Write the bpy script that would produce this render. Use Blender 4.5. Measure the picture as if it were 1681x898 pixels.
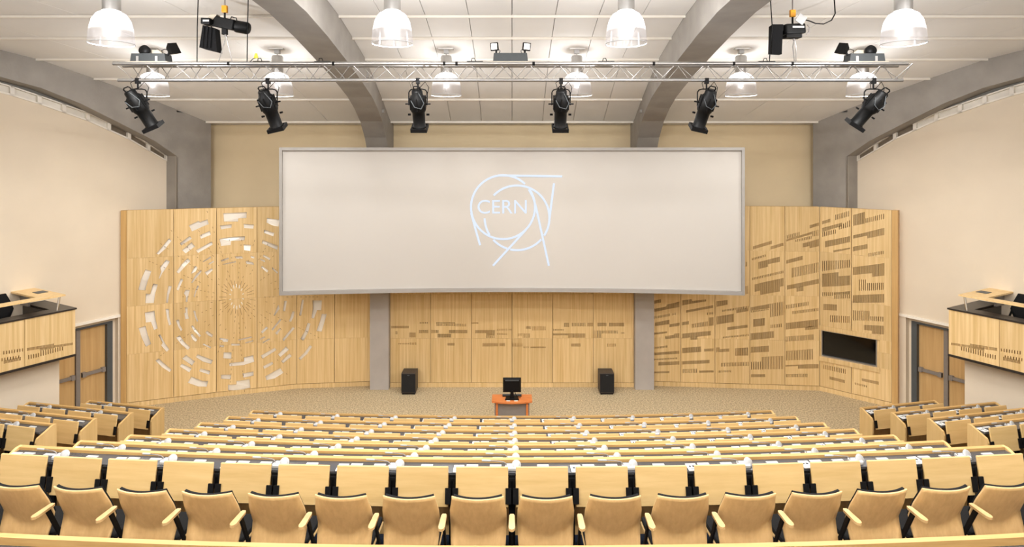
import bpy, bmesh, math, random
from mathutils import Vector, Matrix
random.seed(7)
PI = math.pi
for o in list(bpy.data.objects): bpy.data.objects.remove(o)
SC = bpy.context.scene
COL = SC.collection
EYE = 6.3                      # eye height above the stage floor

# ------------------------------------------------------------------ camera, world, exposure
cam = bpy.data.cameras.new('camera'); cam.sensor_width = 36.0; cam.lens = 36.0 * 1000.0 / 1681.0
cam.shift_y = -191.0 / 1681.0; cam.clip_start = 0.05; cam.clip_end = 200
camo = bpy.data.objects.new('camera', cam); COL.objects.link(camo)
camo.location = (0, 0, EYE); camo.rotation_euler = (PI / 2, 0, 0); SC.camera = camo
w = bpy.data.worlds.new('world'); SC.world = w; w.use_nodes = True
w.node_tree.nodes['Background'].inputs[0].default_value = (1, .95, .88, 1)
w.node_tree.nodes['Background'].inputs[1].default_value = 0.15
SC.view_settings.view_transform = 'Standard'; SC.view_settings.look = 'None'
SC.view_settings.gamma = 1.0; SC.view_settings.use_curve_mapping = False
SC.view_settings.exposure = 0.17
LAMP_W, LAMP_UP = 200.0, 108.0  # beam below each pendant lamp, glow through its dome
LAMP_COL = (1.0, 0.985, 0.96)

# ------------------------------------------------------------------ materials
def lin(c):
    return tuple(((v / 255.0) / 12.92 if v / 255.0 <= .04045 else ((v / 255.0 + .055) / 1.055) ** 2.4) for v in c) + (1.0,)
class Mat:
    def __init__(s, name):
        s.m = bpy.data.materials.new(name); s.m.use_nodes = True
        s.n = s.m.node_tree.nodes; s.l = s.m.node_tree.links; s.b = s.n['Principled BSDF']
    def node(s, t, **kw):
        n = s.n.new(t)
        for k, v in kw.items(): setattr(n, k, v)
        return n
def plain(name, c, rough=.5, metal=0.0, spec=.5, noise=0.0, nscale=8.0, bump=0.0, bscale=60.0):
    M = Mat(name); M.b.inputs['Roughness'].default_value = rough; M.b.inputs['Metallic'].default_value = metal
    M.b.inputs['Specular IOR Level'].default_value = spec
    c = lin(c); M.b.inputs['Base Color'].default_value = c
    tc = M.node('ShaderNodeTexCoord')
    if noise:
        nz = M.node('ShaderNodeTexNoise'); nz.inputs['Scale'].default_value = nscale; nz.inputs['Detail'].default_value = 4
        M.l.new(tc.outputs['Object'], nz.inputs['Vector'])
        rp = M.node('ShaderNodeValToRGB')
        rp.color_ramp.elements[0].position = .3; rp.color_ramp.elements[1].position = .7
        rp.color_ramp.elements[0].color = tuple(v * (1 - noise) for v in c[:3]) + (1,)
        rp.color_ramp.elements[1].color = tuple(min(1, v * (1 + noise)) for v in c[:3]) + (1,)
        M.l.new(nz.outputs['Fac'], rp.inputs['Fac']); M.l.new(rp.outputs['Color'], M.b.inputs['Base Color'])
    if bump:
        n2 = M.node('ShaderNodeTexNoise'); n2.inputs['Scale'].default_value = bscale; n2.inputs['Detail'].default_value = 5
        M.l.new(tc.outputs['Object'], n2.inputs['Vector'])
        bp = M.node('ShaderNodeBump'); bp.inputs['Strength'].default_value = bump; bp.inputs['Distance'].default_value = .01
        M.l.new(n2.outputs['Fac'], bp.inputs['Height']); M.l.new(bp.outputs['Normal'], M.b.inputs['Normal'])
    return M.m
def wood(name, dark, light, scale, rough=.42, var=.10, fine=3.0, lo=.3, hi=.72):
    """streaked wood: noise stretched by 'scale' (x, y, z) in object space, tone varied per object"""
    M = Mat(name); M.b.inputs['Roughness'].default_value = rough; M.b.inputs['Specular IOR Level'].default_value = .35
    tc = M.node('ShaderNodeTexCoord'); oi = M.node('ShaderNodeObjectInfo')
    mp = M.node('ShaderNodeMapping'); mp.inputs['Scale'].default_value = scale
    M.l.new(tc.outputs['Object'], mp.inputs['Vector'])
    mul = M.node('ShaderNodeMath', operation='MULTIPLY'); mul.inputs[1].default_value = 57.0
    M.l.new(oi.outputs['Random'], mul.inputs[0])
    add = M.node('ShaderNodeVectorMath', operation='ADD')
    M.l.new(mp.outputs[0], add.inputs[0]); M.l.new(mul.outputs[0], add.inputs[1])
    nz = M.node('ShaderNodeTexNoise'); nz.inputs['Scale'].default_value = 1.0; nz.inputs['Detail'].default_value = fine
    nz.inputs['Roughness'].default_value = .65
    M.l.new(add.outputs[0], nz.inputs['Vector'])
    rp = M.node('ShaderNodeValToRGB'); e = rp.color_ramp.elements
    e[0].position = lo; e[1].position = hi; e[0].color = lin(dark); e[1].color = lin(light)
    M.l.new(nz.outputs['Fac'], rp.inputs['Fac'])
    hv = M.node('ShaderNodeHueSaturation')
    mr = M.node('ShaderNodeMapRange'); mr.inputs['To Min'].default_value = 1 - var; mr.inputs['To Max'].default_value = 1 + var * .6
    M.l.new(oi.outputs['Random'], mr.inputs['Value']); M.l.new(mr.outputs[0], hv.inputs['Value'])
    M.l.new(rp.outputs['Color'], hv.inputs['Color']); M.l.new(hv.outputs[0], M.b.inputs['Base Color'])
    return M.m
def emit(name, c, s):
    M = Mat(name); M.b.inputs['Base Color'].default_value = (0, 0, 0, 1)
    M.b.inputs['Emission Color'].default_value = lin(c); M.b.inputs['Emission Strength'].default_value = s
    return M.m

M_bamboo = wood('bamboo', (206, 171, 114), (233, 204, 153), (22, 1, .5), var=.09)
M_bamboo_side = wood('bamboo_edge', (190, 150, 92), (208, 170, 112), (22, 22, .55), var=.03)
M_beech = wood('beech_tablet', (208, 172, 112), (224, 190, 132), (1.2, 1.2, 16), var=.06, fine=5)
M_ledge = wood('beech_ledge', (184, 144, 86), (200, 162, 104), (1.5, 30, 30), var=.05)
M_endw = wood('beech_end', (206, 168, 108), (220, 184, 126), (14, 14, 1.2), var=.05)
M_chairw = wood('chair_ply', (200, 164, 112), (214, 180, 126), (24, 24, 1.2), var=.05, rough=.4)
M_armw = wood('arm_wood', (196, 162, 112), (210, 178, 128), (20, 2, 20), var=.03)
M_doorw = wood('door_veneer', (192, 154, 100), (212, 175, 122), (16, 16, .6), var=.05)
M_counter = wood('counter_ply', (222, 186, 126), (238, 208, 156), (14, 14, 2), var=.03)
M_cherry = wood('cherry', (190, 106, 54), (210, 130, 74), (4, 20, 20), var=.02)
M_cream = plain('cream_paint', (223, 209, 187), .8, noise=.02, nscale=1.5, bump=.05, bscale=180)
M_backc = plain('beige_paint', (224, 205, 168), .8, noise=.03, nscale=1.2)
M_ceil = plain('ceiling_paint', (242, 241, 238), .75, noise=.015, nscale=2)
M_batten = plain('batten_white', (240, 234, 222), .6)
M_conc = plain('painted_concrete', (152, 147, 140), .7, noise=.10, nscale=2.2, bump=.25, bscale=24)
M_colm = plain('column_concrete', (172, 165, 158), .7, noise=.05, nscale=3, bump=.1, bscale=40)
M_carpet = plain('stage_carpet', (184, 166, 134), .95, spec=.1, noise=.48, nscale=28, bump=.6, bscale=160)
M_tier = plain('tier_carpet', (48, 58, 78), .95, spec=.1, noise=.2, nscale=60)
M_desk = plain('desk_laminate', (66, 67, 70), .25, noise=.05, nscale=30)
M_black = plain('black_metal', (16, 15, 15), .6, spec=.2, noise=.2, nscale=20)
M_blackp = plain('black_plastic', (13, 13, 13), .5, spec=.2, noise=.15, nscale=14)
M_blackcap = plain('black_laminate', (44, 38, 34), .35, noise=.1, nscale=12)
M_uph = plain('black_upholstery', (20, 20, 21), .9, spec=.2, noise=.3, nscale=90)
M_alu = plain('aluminium', (182, 180, 177), .35, .9, noise=.03, nscale=12)
M_chrome = plain('chrome', (214, 214, 214), .18, 1.0)
M_grey = plain('grey_metal', (140, 134, 130), .4, .3, noise=.04, nscale=15)
M_slate = plain('slate_frame', (78, 82, 84), .5, noise=.05, nscale=10)
M_case = plain('battery_case', (52, 56, 57), .5, noise=.08, nscale=14)
M_white = plain('white_plastic', (190, 190, 189), .4)
M_disc = plain('silver_mesh', (170, 170, 170), .45, .2, noise=.08, nscale=160)
M_paper = plain('card_white', (222, 221, 218), .6)
M_ink = plain('print_black', (40, 40, 42), .6)
M_screen = plain('screen_fabric', (186, 181, 174), .85, spec=.1, noise=.01, nscale=.5)
M_sframe = plain('screen_frame', (158, 154, 149), .5, .2, noise=.03, nscale=8)
M_logo = emit('projected_light', (222, 234, 252), .92)
M_orange = plain('orange_hook', (240, 166, 20), .4)
M_yellow = plain('yellow_tag', (236, 220, 40), .5)
M_glassb = plain('black_glass', (10, 10, 10), .06, noise=.05, nscale=2)
M_inlay = plain('satin_inlay', (246, 240, 228), .3, .15, noise=.04, nscale=3)
M_slit = plain('dark_slit', (130, 94, 54), .8, noise=.1, nscale=20)
M_sub = plain('speaker_vinyl', (58, 50, 46), .5, noise=.1, nscale=12)
M_grille = plain('speaker_cloth', (18, 17, 17), .9, noise=.3, nscale=120)
M_blue = plain('blue_tape', (70, 90, 130), .8)
M_pane = plain('clerestory_pane', (226, 220, 208), .5, noise=.05, nscale=5)
M_pane_d = plain('clerestory_pane_dark', (120, 108, 92), .5, noise=.15, nscale=9)
M_lens = plain('lamp_lens', (226, 222, 214), .12, .6)
M_tan = plain('tan_metal', (190, 180, 162), .5, .2)
def dome_mat():
    M = Mat('ribbed_acrylic'); n, l = M.n, M.l
    out = n['Material Output']
    tr = M.node('ShaderNodeBsdfTransparent'); tl = M.node('ShaderNodeBsdfTranslucent'); gl = M.node('ShaderNodeBsdfGlossy')
    tr.inputs[0].default_value = (.97, .97, 1, 1); tl.inputs[0].default_value = (.95, .95, .97, 1); gl.inputs['Roughness'].default_value = .15
    tc = M.node('ShaderNodeTexCoord'); sx = M.node('ShaderNodeSeparateXYZ'); l.new(tc.outputs['Object'], sx.inputs[0])
    mr = M.node('ShaderNodeMapRange')                       # clear at the skirt, frosted towards the crown
    mr.inputs['From Min'].default_value = .17; mr.inputs['From Max'].default_value = .40
    mr.inputs['To Min'].default_value = .005; mr.inputs['To Max'].default_value = .20
    l.new(sx.outputs['Z'], mr.inputs['Value'])
    m1 = M.node('ShaderNodeMixShader'); m2 = M.node('ShaderNodeMixShader'); m2.inputs[0].default_value = .08
    l.new(mr.outputs[0], m1.inputs[0]); l.new(tr.outputs[0], m1.inputs[1]); l.new(tl.outputs[0], m1.inputs[2])
    l.new(m1.outputs[0], m2.inputs[1]); l.new(gl.outputs[0], m2.inputs[2]); l.new(m2.outputs[0], out.inputs['Surface'])
    n.remove(M.b); return M.m
M_dome = dome_mat()
M_bulb = emit('lamp_glow', (255, 248, 236), 5.0)

# ------------------------------------------------------------------ mesh helpers
class MB:
    def __init__(s): s.v = []; s.f = []; s.mi = []; s.cur = 0; s.sm = []; s.smooth = False
    def add(s, vs, fs):
        b = len(s.v); s.v += [tuple(p) for p in vs]
        for f in fs: s.f.append([i + b for i in f]); s.mi.append(s.cur); s.sm.append(s.smooth)
        return s
    def box(s, x0, x1, y0, y1, z0, z1):
        vs = [(x, y, z) for z in (z0, z1) for y in (y0, y1) for x in (x0, x1)]
        return s.add(vs, [(0, 2, 3, 1), (4, 5, 7, 6), (0, 1, 5, 4), (2, 6, 7, 3), (0, 4, 6, 2), (1, 3, 7, 5)])
    def hexa(s, b, t):                       # bottom ring and top ring of equal length
        n = len(b)
        return s.add(list(b) + list(t), [tuple(range(n))[::-1], tuple(range(n, 2 * n))] + [(i, (i + 1) % n, n + (i + 1) % n, n + i) for i in range(n)])
    def prism(s, pts, axis, a, c):           # 2D outline extruded along axis
        def put(p, d):
            return {'x': (d, p[0], p[1]), 'y': (p[0], d, p[1]), 'z': (p[0], p[1], d)}[axis]
        return s.hexa([put(p, a) for p in pts], [put(p, c) for p in pts])
    def tube(s, pts, r, n=8, caps=True):
        pts = [Vector(p) for p in pts]; rr = r if isinstance(r, (list, tuple)) else [r] * len(pts)
        rings = []; up = None
        for i, p in enumerate(pts):
            d = (pts[min(i + 1, len(pts) - 1)] - pts[max(i - 1, 0)]).normalized()
            if up is None: up = Vector((0, 0, 1)) if abs(d.z) < .9 else Vector((0, 1, 0))
            a = d.cross(up).normalized(); b = a.cross(d).normalized(); up = b
            rings.append([p + (a * math.cos(2 * PI * k / n) + b * math.sin(2 * PI * k / n)) * rr[i] for k in range(n)])
        vs = [q for r_ in rings for q in r_]; fs = []
        for i in range(len(rings) - 1):
            for k in range(n): fs.append((i * n + k, i * n + (k + 1) % n, (i + 1) * n + (k + 1) % n, (i + 1) * n + k))
        sm = s.smooth; s.smooth = True; s.add(vs, fs); s.smooth = sm
        if caps:
            s.add(rings[0], [tuple(range(n))[::-1]]); s.add(rings[-1], [tuple(range(n))])
        return s
    def lathe(s, prof, n=24, c=(0, 0, 0)):   # profile (r, z)
        vs = [(c[0] + r * math.cos(2 * PI * k / n), c[1] + r * math.sin(2 * PI * k / n), c[2] + z) for r, z in prof for k in range(n)]
        fs = [(i * n + k, i * n + (k + 1) % n, (i + 1) * n + (k + 1) % n, (i + 1) * n + k) for i in range(len(prof) - 1) for k in range(n)]
        sm = s.smooth; s.smooth = True; s.add(vs, fs); s.smooth = sm
        if prof[0][0] > 1e-4: s.add(vs[:n], [tuple(range(n))[::-1]])
        if prof[-1][0] > 1e-4: s.add(vs[-n:], [tuple(range(n))])
        return s
    def xf(s, M):
        s.v = [tuple(M @ Vector(p)) for p in s.v]; return s
    def mesh(s, name, mats):
        m = bpy.data.meshes.new(name); m.from_pydata(s.v, [], s.f)
        for q in (mats if isinstance(mats, (list, tuple)) else [mats]): m.materials.append(q)
        m.polygons.foreach_set('material_index', s.mi); m.polygons.foreach_set('use_smooth', s.sm)
        m.update(); return m
    def build(s, name, mats, parent=None, loc=None, rot=None, bevel=0, fix=True, stuff=False):
        m = s.mesh(name, mats)
        if fix:
            bm = bmesh.new(); bm.from_mesh(m)
            if bevel:
                bmesh.ops.bevel(bm, geom=bm.edges[:], offset=bevel, segments=2, affect='EDGES', profile=.6, clamp_overlap=True)
            bmesh.ops.recalc_face_normals(bm, faces=bm.faces); bm.to_mesh(m); bm.free()
        o = bpy.data.objects.new(name, m); COL.objects.link(o)
        if parent: o.parent = parent
        if loc is not None: o.location = loc
        if rot is not None: o.rotation_euler = rot
        if stuff: o['kind'] = 'stuff'
        return o
def tag(o, label, cat, group=None):
    o['label'] = label; o['category'] = cat
    if group: o['group'] = group
    return o
def thing(name, label, cat, loc=(0, 0, 0), rz=0.0, group=None, rot=None):
    o = bpy.data.objects.new(name, None); o.empty_display_size = .1; COL.objects.link(o); o.location = loc
    o.rotation_euler = rot if rot else (0, 0, rz)
    return tag(o, label, cat, group)
def struct(o): o['kind'] = 'structure'; return o
def dup(root, loc, rz, label, group=None):
    def cp(o, par):
        c = o.copy(); COL.objects.link(c); c.parent = par
        for ch in o.children: cp(ch, c)
        return c
    r = cp(root, None); r.location = loc; r.rotation_euler = (0, 0, rz); r['label'] = label
    if group: r['group'] = group
    return r
ORD = ['leftmost', 'second', 'third', 'fourth', 'fifth', 'sixth', 'seventh', 'eighth', 'ninth', 'tenth', 'eleventh', 'twelfth',
       'thirteenth', 'fourteenth', 'fifteenth', 'sixteenth', 'seventeenth', 'eighteenth']
def nth(i, n):
    if i == 0: return 'leftmost'
    if i == n - 1: return 'rightmost'
    return ORD[i] + ' from the left'
def Z(z): return EYE + z
def lerp(tab, y):
    tab = sorted(tab)
    if y <= tab[0][0]: a, b = tab[0], tab[1]
    elif y >= tab[-1][0]: a, b = tab[-2], tab[-1]
    else:
        for a, b in zip(tab, tab[1:]):
            if a[0] <= y <= b[0]: break
    return a[1] + (b[1] - a[1]) * (y - a[0]) / (b[0] - a[0])

# ------------------------------------------------------------------ hall geometry (x right, y towards the stage, z rel. to eye)
CEILP = [(-6, 1.9), (0, 2.35), (4, 2.66), (7, 2.74), (9, 2.70), (10.1, 2.62), (10.99, 2.54), (12.1, 2.37), (12.8, 2.27), (13.54, 2.12), (15.03, 1.66), (16.0, 1.32), (16.9, .98)]
def cz(y): return lerp(CEILP, y)
def wx(y): return 18.445 - .56 * max(y, 9.5)          # half width of the hall at depth y (upper side wall)
def bx_(y): return 17.92 - .56 * max(y, 9.5)          # inner face of the side beams
# band of the clerestory in the wall plane
CLT = [(9.5, 2.25), (11, 2.03), (12, 1.88), (13.175, 1.62), (13.79, 1.407), (14.67, 1.085), (15.51, .66), (16.38, .04)]
CLB = [(9.5, 2.05), (11, 1.82), (12, 1.66), (13.175, 1.40), (13.79, 1.20), (14.67, .87), (15.51, .445), (16.38, -.125)]
LOWZ = -3.98
YB = 17.3
# rows of desks: distance of the ledge and its height
DESK = [(4.62, -2.98), (6.36, -3.16), (7.30, -3.545), (8.29, -3.925), (9.28, -4.28), (10.24, -4.60), (11.27, -4.93), (12.35, -5.265)]
RAD = 52.0
def roff(x):
    x = abs(x)
    if x <= 5.4: return x * x / (2 * RAD)
    if x <= 7.37: return .28 + (x - 5.4) / 1.97 * .17
    return .45 + (x - 7.37) * .2126

# floor: the stage, with the seating tiers as children
fl = struct(MB().add([(-14, 11.9, 0), (14, 11.9, 0), (14, 17.6, 0), (-14, 17.6, 0)], [(0, 1, 2, 3)]).build('floor', M_carpet, fix=False))
xs = [-12.6, -10, -7.37, -5.4, -3.6, -1.8, 0, 1.8, 3.6, 5.4, 7.37, 10, 12.6]
for k in range(-1, 7):
    y1, z = DESK[k + 1][0] + .02, DESK[k + 1][1] - .80
    y0 = DESK[k][0] + .02 if k >= 0 else -5.0
    b = []; t = []
    for x in xs: b.append((x, y1 + roff(x), z))
    for x in reversed(xs): b.append((x, (y0 + roff(x) if k >= 0 else y0), z))
    m = MB(); m.hexa([(p[0], p[1], -EYE) for p in b], b); m.v = [(p[0], p[1], p[2] + EYE) for p in m.v]
    m.build('seating_tier', M_tier, fl)
    if k >= 0:   # pale step edge strips in the two aisles
        for sg in (-1, 1):
            n = MB()
            xa, xb = 5.5 * sg, 7.3 * sg
            ya, yb = y1 + roff(xa), y1 + roff(xb)
            n.hexa([(xa, ya - .06, Z(z)), (xb, yb - .06, Z(z)), (xb, yb - .02, Z(z)), (xa, ya - .02, Z(z))],
                   [(xa, ya - .06, Z(z) + .012), (xb, yb - .06, Z(z) + .012), (xb, yb - .02, Z(z) + .012), (xa, ya - .02, Z(z) + .012)])
            n.build('step_nosing', M_white, fl)

# back wall
struct(MB().box(-9.6, 9.6, YB, YB + .2, 0, Z(1.6)).build('wall_back', M_backc))
struct(MB().box(-13.4, 13.4, -5.2, -5.0, 0, Z(2.6)).build('wall_rear', M_cream))

# side walls with a lower recess for the doors
DY0, DY1, DZ = 13.85, 15.22, -4.10
for sg, nm in ((-1, 'left'), (1, 'right')):
    m = MB()
    ys = [-5.0, 2.0, 9.5, 11, 12, 13.175, 13.79, 14.2, 14.67, 15.1, 15.51, 16.0, 16.38, 17.3]
    ztop = lambda y: Z(lerp(CLB, y)) if y > 9.5 else Z(2.05 + (9.5 - y) * .03)
    for a, c in zip(ys, ys[1:]):
        m.add([(sg * wx(a), a, Z(LOWZ)), (sg * wx(c), c, Z(LOWZ)), (sg * wx(c), c, ztop(c)), (sg * wx(a), a, ztop(a))], [(0, 1, 2, 3)])
        if a < 15.6:
            m.add([(sg * wx(a), a, Z(LOWZ)), (sg * wx(c), c, Z(LOWZ)), (sg * (wx(c) + .14), c, Z(LOWZ)), (sg * (wx(a) + .14), a, Z(LOWZ))], [(0, 1, 2, 3)])
    # lower wall, door opening left free
    def lw(a, c, z0, z1): m.add([(sg * (wx(a) + .14), a, z0), (sg * (wx(c) + .14), c, z0), (sg * (wx(c) + .14), c, z1), (sg * (wx(a) + .14), a, z1)], [(0, 1, 2, 3)])
    lw(-5.0, 9.5, 0, Z(LOWZ)); lw(9.5, DY0, 0, Z(LOWZ)); lw(DY0, DY1, Z(DZ), Z(LOWZ)); lw(DY1, 17.3, 0, Z(LOWZ))
    wl = struct(m.build('wall_' + nm, M_cream, fix=False))
    # local frame along the wall: s towards the stage, n into the hall
    ang = math.atan2(1, .56)
    d = Vector((-sg * .56, 1, 0)).normalized(); nn = Vector((-sg * 1, -.56, 0)).normalized()
    def wp(y, n, z): p = Vector((sg * wx(y), y, z)) + nn * n; return tuple(p)
    def wbox(mb, y0, y1, n0, n1, z0, z1):
        return mb.hexa([wp(y0, n0, z0), wp(y1, n0, z0), wp(y1, n1, z0), wp(y0, n1, z0)], [wp(y0, n0, z1), wp(y1, n0, z1), wp(y1, n1, z1), wp(y0, n1, z1)])
    wbox(MB(), 10.0, 15.55, -.02, .05, Z(LOWZ) - .03, Z(LOWZ) + .03).build('ledge_moulding', M_batten, wl)
    wbox(MB(), 15.28, 15.50, -.15, .02, 0, Z(LOWZ) - .03).build('pilaster', M_cream, wl)
    wbox(MB(), 15.52, 15.9, -.12, .06, Z(LOWZ) + .06, Z(LOWZ) + .12).build('cornice_block', M_batten, wl)
    # door
    dn = 'door_1' if sg < 0 else 'door_2'
    dr = bpy.data.objects.new(dn, None); COL.objects.link(dr); struct(dr)
    f = MB(); wbox(f, DY1 - .11, DY1, -.26, -.10, 0, Z(DZ)); wbox(f, DY0, DY0 + .07, -.26, -.10, 0, Z(DZ)); wbox(f, DY0 + .07, DY1 - .11, -.26, -.10, Z(DZ) - .05, Z(DZ))
    f.build('door_frame', M_slate, dr)
    ym = 14.56
    for a, c in ((DY0 + .07, ym - .04), (ym + .04, DY1 - .11)):
        lf = wbox(MB(), a + .008, c - .008, -.24, -.19, .01, Z(DZ) - .055).build('door_leaf', M_doorw, dr)
        pb = MB(); wbox(pb, a + .03, c - .03, -.17, -.11, 1.00, 1.07); wbox(pb, a + .03, a + .10, -.19, -.10, .98, 1.09); wbox(pb, c - .10, c - .03, -.19, -.10, .98, 1.09)
        pb.build('push_bar', M_grey, lf)
    wbox(MB(), ym - .04, ym + .04, -.26, -.14, 0, Z(DZ) - .05).build('mullion', M_grey, dr)
    wbox(MB(), DY0, DY1, -.32, -.27, 0, Z(DZ)).build('door_backing', M_slate, dr)
    # clerestory strip
    wn = bpy.data.objects.new('window_1' if sg < 0 else 'window_2', None); COL.objects.link(wn); struct(wn)
    posts = [10.2, 10.9, 11.6, 12.3, 12.95] + [18.445 / (.56 + (840 - q) / 1000.0) for q in (19, 63.5, 104, 143, 178, 211, 243, 274)]
    for i, (a, c) in enumerate(zip(posts, posts[1:])):
        fr = MB()
        def q4(n, y0, y1, f0, f1, mb):
            def zt(y, fx): return Z(lerp(CLB, y) + (lerp(CLT, y) - lerp(CLB, y)) * fx)
            mb.hexa([wp(y0, n[0], zt(y0, f0)), wp(y1, n[0], zt(y1, f0)), wp(y1, n[1], zt(y1, f0)), wp(y0, n[1], zt(y0, f0))],
                    [wp(y0, n[0], zt(y0, f1)), wp(y1, n[0], zt(y1, f1)), wp(y1, n[1], zt(y1, f1)), wp(y0, n[1], zt(y0, f1))])
        q4((-.06, .03), a, c, 0, .18, fr); q4((-.06, .03), a, c, .86, 1.0, fr)
        q4((-.06, .03), a - .035, a + .035, .0, 1.0, fr)
        if i == len(posts) - 2: q4((-.06, .03), c - .05, c + .03, .0, 1.0, fr)
        fr.build('window_frame', M_batten, wn)
        pn = MB(); q4((-.07, -.05), a, c, .05, .95, pn); pn.build('pane', M_pane_d if i >= len(posts) - 4 else M_pane, wn)

# ceiling: shell plus panels
m = MB(); ys = [-5.2] + [p[0] for p in CEILP if p[0] > -5] + [17.5]
for a, c in zip(ys, ys[1:]):
    m.add([(-13.4, a, Z(cz(a)) + .09), (13.4, a, Z(cz(a)) + .09), (13.4, c, Z(cz(c)) + .09), (-13.4, c, Z(cz(c)) + .09)], [(0, 1, 2, 3)])
ce = struct(m.build('ceiling', M_ceil, fix=False))
def yrow(r):
    lo, hi = 6.0, 16.95
    for _ in range(40):
        md = (lo + hi) / 2
        if cz(md) / md > (258 - r) / 1000.0: lo = md
        else: hi = md
    return lo
SEAM = [16.9] + [yrow(r) for r in (163, 129, 97, 62, 26)] + [9.75, 8.55]
def mbx(y): return 3.36 + .044 * (y - 16.5)              # inner face of a middle beam
def slab(c4, th, name, mat, par):
    # c4: four corners (x, y) -> slab under the vault
    b = [(x, y, Z(cz(y))) for x, y in c4]; t = [(x, y, Z(cz(y)) + th) for x, y in c4]
    return MB().hexa(b, t).build(name, mat, par)
for i in range(len(SEAM) - 1):
    ya, yb_ = SEAM[i] - .045, SEAM[i + 1] + .045
    for bay in (-1, 0, 1):
        n = 8 if bay == 0 else 4
        def edge(y, f):
            if bay == 0: lo, hi = -mbx(y), mbx(y)
            else: lo, hi = mbx(y) + .57, bx_(y) + .05
            v = lo + (hi - lo) * f
            return v if bay >= 0 else -v
        for k in range(n):
            g = .012
            f0, f1 = k / n, (k + 1) / n
            s_ = 1 if bay >= 0 else -1
            slab([(edge(ya, f0) + s_ * g / 2, ya), (edge(ya, f1) - s_ * g / 2, ya), (edge(yb_, f1) - s_ * g / 2, yb_), (edge(yb_, f0) + s_ * g / 2, yb_)], .03, 'ceiling_panel', M_ceil, ce)
        # batten along the seam
        y = SEAM[i + 1]
        x0, x1 = edge(y, 0), edge(y, 1)
        bt = MB()
        zz = Z(cz(y))
        bt.box(min(x0, x1), max(x0, x1), y - .022, y + .022, zz - .035, zz + .03)
        bt.box(min(x0, x1), max(x0, x1), y + .03, y + .055, zz - .02, zz + .03)
        bt.build('ceiling_batten', M_batten, ce)
        if i == 0:
            x0, x1 = edge(16.9, 0), edge(16.9, 1)
            MB().box(min(x0, x1), max(x0, x1), 16.86, 16.95, Z(cz(16.9)) - .035, Z(cz(16.9)) + .05).build('ceiling_batten', M_batten, ce)

# arched concrete beams
SOFM = [(16.5, .20), (16.2, .52), (15.6, .92), (14.9, 1.20), (14.2, 1.40), (13.4, 1.55), (12.5, 1.70), (11.4, 1.86), (10.2, 2.02), (9.0, 2.14), (7, 2.2), (4, 2.1), (0, 1.85), (-4.9, 1.5)]
for sg in (-1, 1):
    bm_ = thing('concrete_beam', 'arched grey concrete beam %s of the middle, running down behind the screen' % ('left' if sg < 0 else 'right'), 'beam', (0, 0, 0), group='arched concrete beams')
    m = MB(); R = []
    for y, z in SOFM:
        a = mbx(y); zt = cz(y) + .08
        R.append([(sg * a, y, Z(z)), (sg * (a + .57), y, Z(z)), (sg * (a + .57), y, Z(zt)), (sg * a, y, Z(zt))])
    a = mbx(16.5)
    R.insert(0, [(sg * a, 17.28, Z(-.3)), (sg * (a + .57), 17.28, Z(-.3)), (sg * (a + .57), 17.28, Z(1.0)), (sg * a, 17.28, Z(1.0))])
    R[1] = [(sg * a, 16.5, Z(.2)), (sg * (a + .57), 16.5, Z(.2)), (sg * (a + .57), 16.5, Z(1.2)), (sg * a, 16.5, Z(1.2))]
    vs = [p for r in R for p in r]; fs = []
    for i in range(len(R) - 1):
        for k in range(4): fs.append((i * 4 + k, i * 4 + (k + 1) % 4, i * 4 + 4 + (k + 1) % 4, i * 4 + 4 + k))
    m.add(vs, fs).build('arch', M_conc, bm_)
    MB().box(min(sg * 3.34, sg * 3.85), max(sg * 3.34, sg * 3.85), 16.5, 17.2, 0, Z(.25)).build('column', M_colm, bm_)
    # small fixings on the flank of the beam
    for yy in (13.6, 15.6):
        MB().box(sg * (mbx(yy) - .05), sg * (mbx(yy) + .01), yy - .05, yy + .05, Z(cz(yy) - .32), Z(cz(yy) - .24)).build('clamp', M_alu, bm_)
SOFS = [(16.14, .03), (15.64, .41), (14.93, .81), (14.14, 1.24), (13.44, 1.53), (12.8, 1.69), (12, 1.87), (11, 2.04), (9.6, 2.25)]
for sg in (-1, 1):
    bm_ = thing('concrete_beam', 'arched grey concrete beam along the top of the %s side wall' % ('left' if sg < 0 else 'right'), 'beam', group='arched concrete beams')
    R = []
    for y, z in SOFS:
        zt = cz(y) + .08
        xi = bx_(y); nx, ny = 1 / 1.146, .56 / 1.146        # outward
        xo, yo = xi + nx * .5, y + ny * .5
        R.append([(sg * xi, y, Z(z)), (sg * xo, yo, Z(z)), (sg * xo, yo, Z(zt)), (sg * xi, y, Z(zt))])
    vs = [p for r in R for p in r]; fs = [(0, 1, 2, 3)]
    for i in range(len(R) - 1):
        for k in range(4): fs.append((i * 4 + k, i * 4 + (k + 1) % 4, i * 4 + 4 + (k + 1) % 4, i * 4 + 4 + k))
    MB().add(vs, fs).build('arch', M_conc, bm_)
    def bp_(y, n): return (sg * (bx_(y) + n / 1.146), y + n * .56 / 1.146)
    c4 = [bp_(16.14, 0), bp_(16.14, .46), bp_(17.0, .46), bp_(17.0, 0)]
    MB().hexa([(x, y, 0) for x, y in c4], [(x, y, Z(cz(16.6) + .1)) for x, y in c4]).build('column', M_conc, bm_)
    c4 = [bp_(16.12, -.012), bp_(16.12, .02), bp_(16.16, .02), bp_(16.16, -.012)]
    MB().hexa([(x, y, Z(-3)) for x, y in c4], [(x, y, Z(.02)) for x, y in c4]).build('edge_strip', M_alu, bm_)

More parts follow.
